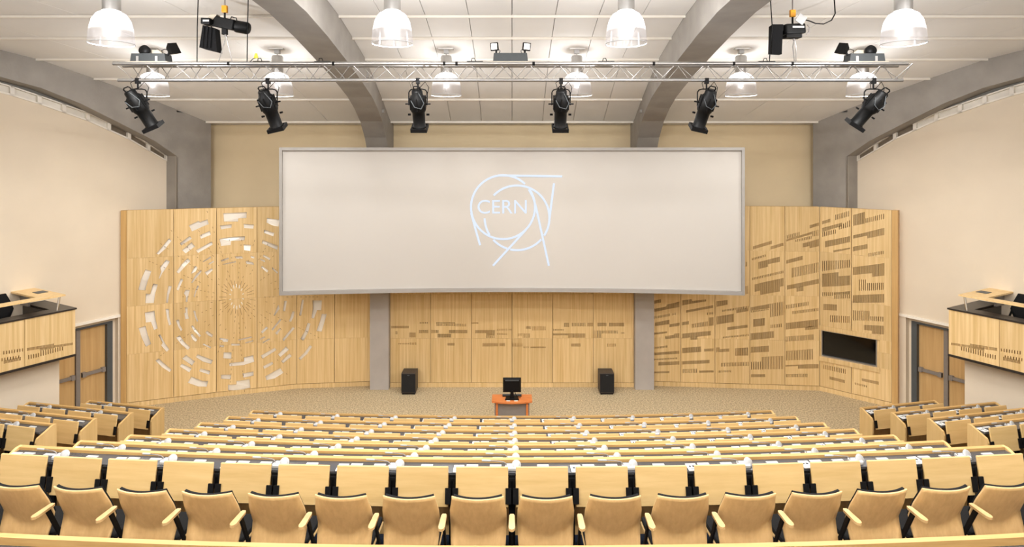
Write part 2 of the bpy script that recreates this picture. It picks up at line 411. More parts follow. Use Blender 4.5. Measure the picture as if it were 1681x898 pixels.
# ------------------------------------------------------------------ wood feature walls
ZT, NB = 4.96, 4                      # height of the panelling, boards per column
def wall_cols(pts):                   # pts: plan points; one column between two successive points
    out = []
    for a, b in zip(pts, pts[1:]):
        a, b = Vector((a[0], a[1], 0)), Vector((b[0], b[1], 0)); d = (b - a); L = d.length; d.normalize()
        out.append((a, d, L, Vector((d.y, -d.x, 0))))       # origin, direction, length, normal to the viewer
    return out
def hit(col, px, py):                 # point of the photograph -> (u, v) on the plane of a wall column
    a, d, L, n = col
    r = Vector(((px - 840.5) / 1000.0, 1, (258 - py) / 1000.0)); e = Vector((0, 0, EYE))
    t = n.dot(a - e) / n.dot(r); p = e + r * t
    return (p - a).dot(d), p.z
def pxcol(cols, px):
    for c in cols:
        u, v = hit(c, px, 450)
        if -.001 <= u <= c[2]: return c
    return None
def col_mat(c, z=0.0):
    a, d, L, n = c
    M = Matrix.Identity(4)
    for i in range(3): M[i][0] = d[i]; M[i][1] = -n[i]; M[i][2] = (0, 0, 1)[i]; M[i][3] = a[i]
    M[2][3] = z; return M
def slot_board(u0, u1, v0, v1, slots, depth=.034, th=.05):
    """front face at y=0 with vertical pockets; slots: (ua, ub, vb0, vt0, vb1, vt1)"""
    mb = MB(); ed = {u0, u1}; act = []
    for s in slots:
        ua, ub = max(s[0], u0), min(s[1], u1)
        if ub - ua < .002: continue
        def cl(q): return min(max(q, v0), v1)
        if max(s[3], s[5]) <= v0 + .004 or min(s[2], s[4]) >= v1 - .004: continue
        act.append((ua, ub, cl(s[2]), cl(s[3]), cl(s[4]), cl(s[5]))); ed.add(ua); ed.add(ub)
    ed = sorted(ed)
    E = [ed[0]]
    for e in ed[1:]:
        if e - E[-1] > .0008: E.append(e)
    E[-1] = u1
    act.sort()
    def f(lo, hi, x, s): 
        t = (x - s[0]) / (s[1] - s[0]); return s[2] + (s[4] - s[2]) * t, s[3] + (s[5] - s[3]) * t
    for a, b in zip(E, E[1:]):
        md = (a + b) / 2; iv = []
        for s in act:
            if s[0] > md: break
            if s[1] < md: continue
            l0, h0 = f(0, 0, a, s); l1, h1 = f(0, 0, b, s); iv.append([l0, h0, l1, h1])
        iv.sort(); mg = []
        for i_ in iv:
            if mg and i_[0] < mg[-1][1] + .002:
                mg[-1][1] = max(mg[-1][1], i_[1]); mg[-1][3] = max(mg[-1][3], i_[3])
            else: mg.append(i_)
        ca, cb = v0, v0
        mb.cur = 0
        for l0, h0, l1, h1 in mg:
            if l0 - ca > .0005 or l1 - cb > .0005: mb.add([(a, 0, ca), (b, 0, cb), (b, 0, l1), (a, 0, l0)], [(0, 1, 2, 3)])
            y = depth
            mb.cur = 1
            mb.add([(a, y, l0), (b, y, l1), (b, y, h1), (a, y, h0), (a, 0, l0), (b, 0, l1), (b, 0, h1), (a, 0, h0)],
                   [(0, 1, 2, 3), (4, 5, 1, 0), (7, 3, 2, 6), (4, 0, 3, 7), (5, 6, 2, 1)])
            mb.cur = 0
            ca, cb = h0, h1
        mb.add([(a, 0, ca), (b, 0, cb), (b, 0, v1), (a, 0, v1)], [(0, 1, 2, 3)])
    mb.add([(u0, 0, v0), (u1, 0, v0), (u1, th, v0), (u0, th, v0), (u0, 0, v1), (u1, 0, v1), (u1, th, v1), (u0, th, v1)],
           [(0, 3, 2, 1), (4, 5, 6, 7), (0, 4, 7, 3), (1, 2, 6, 5), (3, 7, 6, 2)])
    return mb
def make_slots(col, blocks):
    """blocks in photo pixels: (kind, x0, top0, bottom0, x1, top1, bottom1) -> slots on the column plane"""
    out = []
    for k, x0, t0, b0, x1, t1, b1 in blocks:
        u0, vt0 = hit(col, x0, t0); _, vb0 = hit(col, x0, b0); u1, vt1 = hit(col, x1, t1); _, vb1 = hit(col, x1, b1)
        pit, wd = (.0215, .0125) if k == 'd' else (.041, .016)
        n = max(1, int((u1 - u0) / pit)); pit = (u1 - u0) / n
        for i in range(n):
            a = u0 + i * pit + (pit - wd) / 2; b = a + wd
            fa, fb = (a - u0) / (u1 - u0), (b - u0) / (u1 - u0)
            out.append((a, b, vb0 + (vb1 - vb0) * fa, vt0 + (vt1 - vt0) * fa, vb0 + (vb1 - vb0) * fb, vt0 + (vt1 - vt0) * fb))
    return out
def fr(F, kind, rows):                 # crop coordinates -> photo pixels
    x0, y0, s = F; out = []
    for r in rows:
        if len(r) == 4: r = (r[0], r[1], r[2], r[3], r[1], r[2])
        out.append((kind, x0 + r[0] / s, y0 + r[1] / s, y0 + r[2] / s, x0 + r[3] / s, y0 + r[4] / s, y0 + r[5] / s))
    return out
R6, R7, R8, R9, R10 = (1050, 470, 5.282), (1200, 335, 5.793), (1200, 480, 5.282), (1335, 335, 5.443), (1335, 490, 4.729)
BL = []
BL += fr(R6, 'd', [(80,133,163,185,111,140),(72,207,232,233,175,202),(233,158,200,347,133,180),(75,335,357,133,322,345),(133,315,345,258,289,328),(259,330,355,347,316,343),(70,408,427,237,391,407),(221,432,458,300,420,450),(300,410,450,347,405,446),(75,580,602,345,559,585),(163,657,687,345,649,679),(110,740,755,257,736,752),
  (366,122,168,453,110,150),(453,127,150,577,113,131),(403,208,229,638,163,187),(366,311,339,428,301,330),(598,272,343,643,266,340),(366,411,453,617,386,425),(440,440,465,501,432,463),(370,535,581,533,521,569),(560,543,566,643,537,563),(366,650,679,606,638,668),(517,731,750,643,729,748),
  (666,130,179,763,118,160),(666,262,332,817,238,309),(760,355,382,935,333,358),(663,530,573,695,530,573),(695,545,572,777,539,568)])
BL += fr(R6, 'c', [(68,272,292,265,236,258),(280,234,252,316,228,246),(120,526,544,243,513,532),(68,632,645,327,617,631),(68,689,714,137,686,714),(581,229,248,640,222,243),(448,328,362,593,303,345),(370,718,752,502,715,750),(714,205,222,948,169,191),(720,437,451,948,413,431),(703,665,697,948,655,690),(682,730,749,796,727,746)])
BL += fr(R7, 'd', [(208,403,433,388,347,380),(376,403,433,500,366,397),(260,552,620,352,528,597),(352,528,572,464,500,550),(224,764,836,278,752,824),(278,750,866,464,710,832),(464,710,787,500,702,779),(70,665,755,120,656,748),(748,200,232,837,174,205),(524,338,357,770,262,286),(683,373,413,748,356,400),(748,355,420,835,330,402),(524,535,568,682,491,530),(533,775,815,835,711,756),(622,795,834,689,780,826)])
BL += fr(R7, 'c', [(527,298,330,655,264,300),(610,340,362,770,300,330),(770,260,310,835,243,300),(195,515,537,332,478,500),(200,702,724,502,631,656),(76,565,607,152,549,591),(70,796,836,105,790,832),(117,785,862,168,776,850),(574,610,700,835,553,648)])
BL += fr(R8, 'd', [(47,150,180,152,134,163),(170,130,160,335,100,137),(192,234,300,294,221,288),(170,355,415,373,335,394),(170,473,524,329,462,515),(174,710,736,296,709,735),(475,266,322,755,233,295),(641,300,328,755,290,318),(472,630,643,580,626,640),(580,626,662,759,621,660),(36,485,550,150,477,548)])
BL += fr(R8, 'c', [(336,98,216,456,80,196),(170,162,176,330,142,152),(340,282,312,443,270,300),(475,110,146,677,80,112),(528,164,190,760,134,160),(472,384,428,718,364,410),(475,508,590,712,491,583),(170,603,670,264,600,668),(264,560,668,455,550,665),(475,708,736,666,706,735)])
BL += fr(R9, 'd', [(78,152,182,153,130,160),(78,214,250,258,165,196),(105,332,388,330,286,340),(180,413,433,330,388,403),(78,624,740,227,608,735),(227,645,735,332,638,724),(183,790,812,332,778,806),(355,280,310,482,250,282),(482,250,308,636,212,276),(353,382,423,485,357,398),(352,565,635,527,543,618),(527,543,651,636,527,640),(352,815,883,635,803,880),(357,97,195,460,70,175)])
BL += fr(R9, 'c', [(193,97,145,323,60,108),(225,200,230,333,140,200),(78,252,295,205,226,262),(463,130,170,638,84,132),(490,440,470,633,417,445),(78,510,600,332,498,565),(403,675,774,475,675,774),(479,708,774,633,702,766),(78,788,824,178,788,820),(183,815,848,330,808,843)])
BL += fr(R10, 'd', [(80,42,90,184,47,95),(393,205,246,455,208,250),(455,208,275,550,212,280),(125,604,628,246,634,658),(376,619,640,509,646,671)])
BL += fr(R10, 'c', [(127,130,182,286,138,192),(304,92,170,440,97,175),(440,138,172,548,142,180),(75,512,545,256,550,587),(320,650,668,421,677,692)])
C7 = (600, 460, 3.502)
BC = fr(C7, 'd', [(148,262,277,249),(172,293,311,185),(252,301,329,290),(307,286,304,361),(377,286,304,420),(414,308,330,492),(480,286,304,586),(406,242,249,515),(610,242,250,649),(630,287,304,694),(694,287,317,744),(471,361,376,512),(672,362,380,761),(770,362,380,802),(824,280,289,844),(922,264,280,952),(1141,245,269,1171),(1275,245,265,1317),(1332,245,265,1386),(1400,245,266,1487),(1067,306,317,1166),(1166,306,331,1263),(1181,364,381,1236),(908,381,390,939),(949,381,390,1037),(1468,300,306,1488)])
BC += fr(C7, 'c', [(310,241,249,361),(406,251,263,515),(515,250,265,580),(188,361,369,252),(252,358,370,295),(694,318,332,744),(754,279,290,814),(754,304,313,814),(822,362,382,904),(874,305,321,902),(902,306,331,946),(958,265,289,1037),(1049,280,290,1141),(1184,245,265,1266),(1311,289,332,1356),(1356,289,306,1452),(1387,364,382,1440)])

def ptx(px, X_Y):                     # plan point on the line from a to b seen at photo column px
    (x0, y0), (x1, y1) = X_Y; k = (px - 840.5) / 1000.0
    t = (k * y0 - x0) / ((x1 - x0) - k * (y1 - y0)); return (x0 + (x1 - x0) * t, y0 + (y1 - y0) * t)
def panel_wall(root, pts, blocks, v_lo=.13, th=.05, gap=.012, skip=None):
    cols = wall_cols(pts); res = []
    for ci, c in enumerate(cols):
        a, d, L, n = c; M = col_mat(c)
        sl = []
        for b in blocks:
            cx = pxcol(cols, (b[1] + b[4]) / 2)
            if cx is c: sl += make_slots(c, [b])
        for k in range(NB):
            z0, z1 = v_lo + (ZT - v_lo) * k / NB, v_lo + (ZT - v_lo) * (k + 1) / NB
            rects = [(gap / 2, L - gap / 2, z0 + .001, z1 - .001)]
            if skip: rects = skip(ci, c, rects[0])
            for u0, u1, w0, w1 in rects:
                mb = slot_board(u0, u1, w0, w1, sl, th=th)
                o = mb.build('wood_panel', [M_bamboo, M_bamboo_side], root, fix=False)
                o.matrix_local = M; res.append((o, c))
        if True:                        # plinth board and dark backing of the joints
            pl = MB().box(0, L, .0, .035, 0, v_lo - .012).build('plinth', M_bamboo, root); pl.matrix_local = M
            bk = MB().box(0, L, .13, .15, 0, ZT).build('backing', M_bamboo_side, root); bk.matrix_local = M
    return cols, res
LP = [(-9.68, 15.30), (-7.76, 16.00), (-5.86, 16.58), (-3.86, 16.78)]
segs = list(zip(LP, LP[1:]))
lw_pts = [LP[0], ptx(285, segs[0]), LP[1], ptx(422, segs[1]), LP[2], ptx(549.5, segs[2]), LP[3]]
wl_root = thing('wood_panel_wall', 'bamboo stage wall left of the screen with circular starburst of cut-out slots', 'wall panelling', group='bamboo stage walls')
lcols, lboards = panel_wall(wl_root, lw_pts, [], th=.024)
CPT = [(-3.34 + 6.68 * i / 6, 16.68) for i in range(7)]
wc_root = thing('wood_panel_wall', 'bamboo stage wall under the screen between the two grey columns', 'wall panelling', group='bamboo stage walls')
panel_wall(wc_root, CPT, BC)
A0, A1, A2 = (3.86, 16.78), (8.30, 16.43), (9.55, 15.32)
sg1, sg2 = (A0, A1), (A1, A2)
rw_pts = [A0] + [ptx(p, sg1) for p in (1117.7, 1173.8, 1231, 1288.4)] + [A1, ptx(1397.5, sg2), A2]
wr_root = thing('wood_panel_wall', 'bamboo stage wall right of the screen with slanting slot pattern and black window', 'wall panelling', group='bamboo stage walls')
# opening of the control window on the last two columns
rc = wall_cols(rw_pts)
WV0, WV1 = .94, 1.65
def wskip(ci, c, r):
    if ci < 5: return [r]
    u0, u1, z0, z1 = r
    lo, hi = (.04, c[2] + .1) if ci == 5 else (-.1, hit(c, 1440, 560)[0])
    out = []
    if z1 <= WV0 or z0 >= WV1: return [r]
    if z0 < WV0: out.append((u0, u1, z0, WV0))
    if z1 > WV1: out.append((u0, u1, WV1, z1))
    m0, m1 = max(z0, WV0), min(z1, WV1)
    if lo > u0: out.append((u0, lo, m0, m1))
    if hi < u1: out.append((hi, u1, m0, m1))
    return out
rcols, _ = panel_wall(wr_root, rw_pts, BL, skip=wskip)
# control window: glass, frame, wood rails
c5, c6 = rcols[5], rcols[6]
cc = (c5[0], c5[1], c5[2] + c6[2], c5[3]); MW = col_mat(cc)
u1w = c5[2] + hit(c6, 1440, 560)[0]
win = thing('control_window', 'wide black glazed control window set in the right bamboo wall', 'window', (0, 0, 0)); win.matrix_world = MW
MB().box(.05, u1w - .01, .05, .07, WV0 + .01, WV1 - .01).build('glass', M_glassb, win)
f = MB(); f.box(.04, u1w, -.005, .06, WV0, WV0 + .035); f.box(.04, u1w, -.005, .06, WV1 - .02, WV1); f.box(.04, .065, -.005, .06, WV0 + .035, WV1 - .02); f.box(u1w - .03, u1w, -.005, .06, WV0 + .035, WV1 - .02)
f.build('window_frame', M_alu, win)
MB().box(.0, u1w + .06, -.03, -.006, WV1 + .0, WV1 + .12).build('top_rail', M_bamboo, win)
MB().box(.0, u1w + .06, -.03, -.006, WV0 - .12, WV0).build('bottom_rail', M_bamboo, win)
# thick end boards of the two outer walls
for root, p, q, sg in ((wl_root, LP[0], LP[1], -1), (wr_root, A2, A1, 1)):
    p, q = Vector(p), Vector(q); d = (q - p).normalized(); n = Vector((d.y, -d.x)) * (1 if d.x > 0 else -1)
    e = -d * .14
    c4 = [p, p + e + Vector((0, .02)), p + e - n * .35 + Vector((0, .02)), p - n * .3]
    MB().hexa([(v.x, v.y, 0) for v in c4], [(v.x, v.y, ZT) for v in c4]).build('end_board', M_bamboo_side, root)

# circular pattern: cut-outs with satin inlays behind
L1, L2, L3, L4, L5 = (200, 335, 5.28), (200, 490, 5.28), (335, 335, 5.28), (335, 490, 5.28), (450, 480, 5.282)
HO = {}
HO[L1] = [[(298,430),(345,375),(408,297),(432,317),(375,390),(318,440)],[(383,482),(417,497),(392,540),(350,600),(325,650),(318,645),(340,585),(330,550)],[(205,566),(257,582),(225,665),(203,748),(142,745),(165,655)],[(272,690),(313,696),(290,770),(277,860),(203,860),(207,775),(247,778),(258,730)],[(405,708),(434,712),(410,785),(400,857),(382,857),(390,780)],
 [(580,185),(667,145),(675,155),(742,133),(754,173),(690,200),(607,238)],[(675,272),(765,232),(770,268),(685,302)],[(502,340),(590,277),(607,300),(515,360)],[(522,400),(605,330),(634,367),(552,430)],[(640,402),(780,325),(787,352),(660,425)],[(472,590),(515,525),(570,470),(596,492),(540,550),(492,603)],[(512,645),(532,655),(510,705),(490,752),(472,742),(490,695)],[(597,607),(635,535),(657,548),(640,585)],[(600,685),(635,620),(685,570),(693,585),(650,635),(610,685)],[(537,775),(552,743),(590,745),(575,800),(568,850),(553,850),(553,800)],[(655,706),(669,712),(645,760),(632,807),(622,805),(635,755)]]
HO[L2] = [[(197,122),(283,106),(292,180),(312,260),(277,275),(252,205),(207,210)],[(378,90),(408,90),(412,160),(430,225),(408,237),(390,170)],[(143,257),(205,237),(225,310),(255,395),(207,420),(170,340)],[(315,317),(335,312),(375,390),(413,440),(388,465),(340,410),(352,385)],[(290,540),(320,520),(375,570),(433,617),(412,640),(350,600)],[(540,125),(552,125),(547,77),(570,77),(570,125),(582,175),(550,182)],[(618,106),(637,104),(645,150),(663,195),(650,205),(632,160)],[(468,190),(495,182),(505,230),(527,270),(510,285),(485,240)],[(598,240),(615,232),(650,275),(688,325),(672,335),(625,285)],[(595,318),(610,305),(655,357),(640,378),(615,360)],[(468,340),(503,320),(545,380),(594,422),(572,448),(515,400)],[(520,522),(558,490),(634,545),(607,583)],[(500,590),(520,565),(607,605),(583,643)],[(570,733),(603,677),(700,715),(748,715),(735,767),(660,765)],[(640,510),(657,484),(790,535),(772,570),(700,548)],[(668,632),(682,605),(768,628),(755,662)],[(722,295),(740,280),(790,315),(780,338),(745,320)],[(700,402),(710,390),(775,420),(768,433)]]
HO[L3] = [[(166,80),(370,70),(367,122),(297,124),(295,152),(172,152)],[(137,187),(240,175),(237,205),(147,220)],[(342,172),(431,178),(427,214),(346,208)],[(132,302),(240,285),(355,280),(350,315),(235,320),(230,355),(147,365)],[(342,350),(406,355),(401,407),(344,400)],[(145,487),(212,463),(215,477),(150,500)],[(160,520),(275,494),(275,506),(165,527)],[(265,455),(325,450),(340,472),(278,474)],[(358,500),(372,493),(425,505),(433,527),(370,520)],[(402,447),(438,457),(434,472),(405,466)],[(545,120),(652,137),(645,195),(590,185),(540,160)],[(520,222),(608,250),(600,280),(517,250)],[(508,312),(640,362),(635,398),(500,340)],[(515,437),(575,470),(567,487),(510,455)],[(490,473),(530,490),(525,505),(485,485)],[(505,535),(558,577),(545,595),(493,550)],[(588,545),(640,590),(635,605),(590,565)],[(5,592),(68,556),(77,572),(25,620)],[(-12,500),(55,453),(62,467),(-5,503)],[(35,520),(80,490),(85,502),(45,525)]]
HO[L4] = [[(133,343),(175,345),(212,352),(205,378),(165,378),(155,362),(135,360)],[(133,402),(173,405),(170,425),(135,422)],[(297,355),(412,328),(415,342),(300,366)],[(355,382),(425,360),(428,374),(360,390)],[(235,392),(310,392),(308,410),(237,410)],[(170,467),(238,467),(235,525),(165,520)],[(217,560),(345,545),(342,512),(425,490),(436,550),(340,580),(220,590)],[(147,660),(235,660),(230,702),(145,697)],[(332,650),(428,632),(430,670),(340,688)],[(207,748),(280,745),(280,715),(395,700),(402,775),(300,797),(207,797)],[(490,290),(540,242),(556,257),(505,305)],[(583,270),(660,175),(668,190),(595,280)],[(615,300),(655,257),(665,268),(632,318)],[(677,355),(770,245),(785,260),(690,372)],[(482,352),(520,328),(530,337),(485,362)],[(505,382),(565,345),(575,355),(510,390)],[(493,495),(612,427),(630,447),(505,525)],[(640,485),(710,415),(737,445),(660,510)],[(667,545),(740,478),(762,500),(685,563)],[(512,587),(592,547),(600,570),(520,613)],[(530,675),(660,603),(690,645),(610,695),(540,710)],[(633,75),(645,52),(655,90),(612,150),(604,147)],[(695,20),(718,20),(710,70),(703,113),(682,110)],[(765,113),(785,113),(775,160),(755,203),(735,200)]]
HO[L5] = [[(240,62),(258,65),(250,130),(235,203),(216,200),(228,130)],[(332,70),(415,70),(408,157),(372,155),(345,228),(322,222),(335,140)],[(413,187),(457,187),(435,262),(411,342),(366,335),(395,255)],[(228,400),(265,340),(290,265),(315,270),(295,345),(255,418),(240,415)],[(210,573),(265,520),(310,457),(330,470),(285,535),(228,588)]]
HP = {}
for F, polys in HO.items():
    for p in polys:
        q = [(F[0] + x / F[2], F[1] + y / F[2]) for x, y in p]
        c = pxcol(lcols, sum(v[0] for v in q) / len(q))
        if c: HP.setdefault(lcols.index(c), []).append([hit(c, x, y) for x, y in q])
cutters = []
rng = random.Random(3)
for ci, polys in HP.items():
    c = lcols[ci]; M = col_mat(c); mb = MB()
    for p in polys:
        p = [(max(.03, min(c[2] - .03, u)), v) for u, v in p]
        mb.prism(p, 'y', -.05, .12)
        cu, cv = sum(q[0] for q in p) / len(p), sum(q[1] for q in p) / len(p)
        e = [(cu + (u - cu) * 1.12, cv + (v - cv) * 1.12) for u, v in p]
        ta, tb = rng.uniform(-.22, .22), rng.uniform(-.2, .3)
        im = MB()
        fa = [(u, .032 + max(-.004, min(.05, ta * (u - cu) + tb * (v - cv))), v) for u, v in e]
        im.hexa([(x, y + .004, z) for x, y, z in fa], fa)
        o = im.build('metal_inlay', M_inlay, wl_root); o.matrix_local = M
    cu_ = mb.build('cutter', M_bamboo_side); cu_.matrix_world = M; cutters.append((ci, cu_))
bpy.context.view_layer.update()
for ci, cu_ in cutters:
    for o, c in lboards:
        if c is lcols[ci]:
            md = o.modifiers.new('cut', 'BOOLEAN'); md.operation = 'DIFFERENCE'; md.object = cu_; md.solver = 'EXACT'; md.use_self = True
dg = bpy.context.evaluated_depsgraph_get()
for o, c in lboards:
    if o.modifiers:
        me = bpy.data.meshes.new_from_object(o.evaluated_get(dg)); o.modifiers.clear(); o.data = me
for _, cu_ in cutters: bpy.data.objects.remove(cu_)
# fine radial slits of the starburst
for ci, c in enumerate(lcols[:5]):
    mb = MB(); M = col_mat(c); rg = random.Random(11)
    for k in range(30):
        an = 2 * PI * k / 30 + rg.uniform(-.05, .05); r = rg.choice((17, 19, 22))
        end = rg.choice((70, 105, 140, 158)); first = True
        while r < end:
            ln = rg.uniform(7, 13) if first else rg.uniform(2.2, 3.6)
            x0, y0 = 388.5 + r * math.cos(an) * 1.0, 488 + r * math.sin(an) * .97
            x1, y1 = 388.5 + (r + ln) * math.cos(an), 488 + (r + ln) * math.sin(an) * .97
            if pxcol(lcols, (x0 + x1) / 2) is c:
                a, b = Vector(hit(c, x0, y0)), Vector(hit(c, x1, y1)); dd = (b - a).normalized(); pp = Vector((-dd.y, dd.x)) * .0045
                if .03 < a.x < c[2] - .03 and .03 < b.x < c[2] - .03:
                    mb.prism([tuple(a + pp), tuple(b + pp), tuple(b - pp), tuple(a - pp)], 'y', -.0015, .01)
            r += ln + (rg.uniform(3, 6) if rg.random() < .7 else rg.uniform(10, 26)); first = False
    if mb.v: o = mb.build('radial_slit', M_slit, wl_root, stuff=True); o.matrix_local = M
# bright slivers round the centre
c = lcols[2]; M = col_mat(c)
for k in range(14):
    an = 2 * PI * k / 14 + .2
    a, b = Vector(hit(c, 388.5 + 9.5 * math.cos(an), 487 + 15 * math.sin(an))), Vector(hit(c, 388.5 + 12 * math.cos(an), 487 + 21 * math.sin(an)))
    dd = (b - a).normalized(); pp = Vector((-dd.y, dd.x)) * .011
    o = MB().prism([tuple(a + pp), tuple(b + pp), tuple(b - pp), tuple(a - pp)], 'y', -.002, .01).build('metal_sliver', M_inlay, wl_root); o.matrix_local = M

# ------------------------------------------------------------------ projection screen
SW, SYC, SR = 5.63, 15.32, 42.0
def sy(x): return SYC - x * x / (2 * SR)
ZS0, ZS1 = -3.36, .20
scr = thing('projection_screen', 'wide curved projection screen in a grey frame above the stage', 'screen', (0, SYC, Z(ZS0)))
def spt(x, z, off=0.0): return (x, sy(x) - SYC + off, z - ZS0)
N = 40
m = MB(); m.smooth = True
for i in range(N):
    a, b = -SW + 2 * SW * i / N, -SW + 2 * SW * (i + 1) / N
    m.add([spt(a, ZS0 + .05), spt(b, ZS0 + .05), spt(b, ZS1 - .03), spt(a, ZS1 - .03)], [(0, 1, 2, 3)])
m.build('screen_surface', M_screen, scr, fix=False)
m = MB()
for i in range(N):
    a, b = -SW + 2 * SW * i / N, -SW + 2 * SW * (i + 1) / N
    for z0, z1, f, k in ((ZS0 - .02, ZS0 + .075, -.06, .12), (ZS1 - .035, ZS1 + .04, -.06, .12), (ZS0 + .075, ZS1 - .035, .02, .1)):
        m.hexa([spt(a, z0, f), spt(b, z0, f), spt(b, z0, k), spt(a, z0, k)], [spt(a, z1, f), spt(b, z1, f), spt(b, z1, k), spt(a, z1, k)])
for s in (-1, 1):
    x0, x1 = sorted((s * (SW - .01), s * (SW + .06)))
    yy = sy(SW) - SYC
    m.box(x0, x1, yy - .06, yy + .3, -.02, ZS1 - ZS0 + .04)
m.build('screen_frame', M_sframe, scr)
for x in (-3.6, 3.6):
    MB().box(x - .12, x + .12, .1, 1.15 - (SYC - sy(x)) + .0, 3.1, 3.25).build('bracket', M_grey, scr)
# logo: lines and lettering thrown on the screen
LF = (750, 270, 4.99)
def lg(x, y):
    px, py = LF[0] + x / LF[2], LF[1] + y / LF[2]; Y = SYC
    return ((px - 840.5) / 1000 * Y, (258 - py) / 1000 * Y)
def stroke(mb, pts, w):
    P = [Vector(lg(*p)) for p in pts]
    for i in range(len(P) - 1):
        a, b = P[i], P[i + 1]; d = (b - a).normalized(); n = Vector((-d.y, d.x)) * w / 2; e = d * .004
        q = [a + n - e, b + n + e, b - n + e, a - n - e]
        mb.hexa([spt(v.x, v.y, -.003) for v in q], [spt(v.x, v.y, -.006) for v in q])
def arc(cx, cy, r, a0, a1, n=48): return [(cx + r * math.cos(math.radians(a0 + (a1 - a0) * i / n)), cy + r * math.sin(math.radians(a0 + (a1 - a0) * i / n))) for i in range(n + 1)]
lm = MB(); W = .052
stroke(lm, arc(378, 350, 262, -34, 313), W)            # big ring, open at the upper right
stroke(lm, arc(493, 437, 265, -136, 33), W)            # second ring, top to right
stroke(lm, arc(493, 437, 265, 42, 102, 20), W)
stroke(lm, arc(493, 437, 265, 108, 137, 12), W)
stroke(lm, arc(493, 437, 265, 148, 179, 12), W)
stroke(lm, [(345, 90), (862, 97)], W); stroke(lm, [(795, 155), (757, 452)], W)
stroke(lm, [(590, 205), (624, 268), (648, 350), (753, 828)], W); stroke(lm, [(118, 400), (150, 520), (190, 660)], W)
stroke(lm, [(565, 535), (297, 828)], W)
lm.build('logo_lines', M_logo, scr)
cu = bpy.data.curves.new('lettering', 'FONT'); cu.body = 'CERN'; cu.size = 1.0; cu.extrude = 0.0
to = bpy.data.objects.new('lettering_tmp', cu); COL.objects.link(to); bpy.context.view_layer.update()
dg = bpy.context.evaluated_depsgraph_get(); me = bpy.data.meshes.new_from_object(to.evaluated_get(dg))
bpy.data.objects.remove(to)
tx = [v.co.x for v in me.vertices]; ty = [v.co.y for v in me.vertices]
(ax, az), (bx2, bz) = lg(170, 403), lg(572, 290)
for v in me.vertices:
    x = ax + (v.co.x - min(tx)) / (max(tx) - min(tx)) * (bx2 - ax); z = az + (v.co.y - min(ty)) / (max(ty) - min(ty)) * (bz - az)
    v.co = spt(x, z, -.006)
me.materials.clear(); me.materials.append(M_logo)
lo = bpy.data.objects.new('logo_lettering', me); COL.objects.link(lo); lo.parent = scr

# ------------------------------------------------------------------ balconies
ORG = {}
for sg, nm in ((-1, 'left'), (1, 'right')):
    cx, cy = sg * 9.46, 13.2
    t = Vector((sg * .56, -1, 0)).normalized()           # along the wall towards the viewer
    inn = Vector((sg * 1, .56, 0)).normalized()           # towards the wall
    bal = thing('balcony', 'bamboo-fronted balcony with black coping on the %s side wall' % nm, 'balcony', (cx, cy, Z(-4.28)), group='side balconies')
    M = Matrix.Identity(4)
    for i in range(3): M[i][0] = t[i]; M[i][1] = inn[i]; M[i][2] = (0, 0, 1)[i]
    M[0][3], M[1][3], M[2][3] = cx, cy, Z(-4.28)
    bal.matrix_world = M
    col = (Vector((cx, cy, 0)) + (t * 3.3 if sg < 0 else t * 0), (-t if sg < 0 else t), 3.3, -inn)
    dep = 1.5
    bnd = [0.0, .93, 1.86, 2.79, 3.3]
    F = (0, 450, 4.986); bb = fr(F, 'd', [(218,605,630,443,568,595),(443,583,603,598,560,580),(325,606,628,443,590,606),(30,708,735,172,676,705)]) + fr(F, 'c', [(20,632,660,195,607,632),(5,690,716,165,664,686),(225,665,700,325,645,678),(325,630,675,520,592,622)])
    if sg > 0: bb = [(k, 1681 - x1, t1, b1, 1681 - x0, t0, b0) for k, x0, t0, b0, x1, t1, b1 in bb]
    sl = make_slots(col, bb)
    if sg < 0: sl = [(3.3 - b, 3.3 - a, v1a, v1b, v0a, v0b) for a, b, v0a, v0b, v1a, v1b in sl]
    sl = [(a, b, p - Z(-4.28), q - Z(-4.28), r - Z(-4.28), s - Z(-4.28)) for a, b, p, q, r, s in sl]
    for a, b in zip(bnd, bnd[1:]):
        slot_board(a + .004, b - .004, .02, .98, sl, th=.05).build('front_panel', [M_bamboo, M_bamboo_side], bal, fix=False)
    MB().box(0, .05, .05, dep, .02, .98).build('end_panel', M_bamboo, bal)
    MB().box(-.02, 3.3, -.02, .34, .982, 1.015).build('coping', M_blackcap, bal)
    MB().box(-.02, .34, .34, dep, .982, 1.015).build('coping', M_blackcap, bal)
    MB().box(-.01, 3.3, -.012, dep, -.03, .018).build('floor_slab', M_blackcap, bal)
    MB().box(.42, 3.3, .36, dep, .02, .38).build('floor_deck', M_slate, bal)
    MB().box(.34, .40, .34, dep, .02, .98).build('inner_lining', M_blackcap, bal)
    MB().box(.12, 3.3, .42, dep + .02, -Z(-4.28) + .02, -.032).build('base_wall', M_cream, bal)
    # L-shaped counter on steel legs
    ct = thing('counter_top', 'L-shaped pale wooden counter on chrome legs above the %s balcony coping' % nm, 'counter', group='balcony counters'); ct.matrix_world = M
    MB().box(.17, 3.2, .04, .26, 1.30, 1.335).build('front_board', M_counter, ct)
    MB().box(.17, .62, .262, 1.40, 1.30, 1.335).build('side_board', M_counter, ct)
    for s_ in (.29, 1.7, 2.9):
        MB().tube([(s_ - .03, .10, 1.3), (s_ + .02, .08, 1.016)], .022, 10).build('leg', M_chrome, ct)
    MB().box(.24, .44, .62, .86, 1.336, 1.345).build('cable_flap', M_slate, ct)
    MB().box(.42, .46, 1.0, 1.38, 1.016, 1.3).build('support_panel', M_grey, ct)
    ORG[sg] = (M, t, inn)

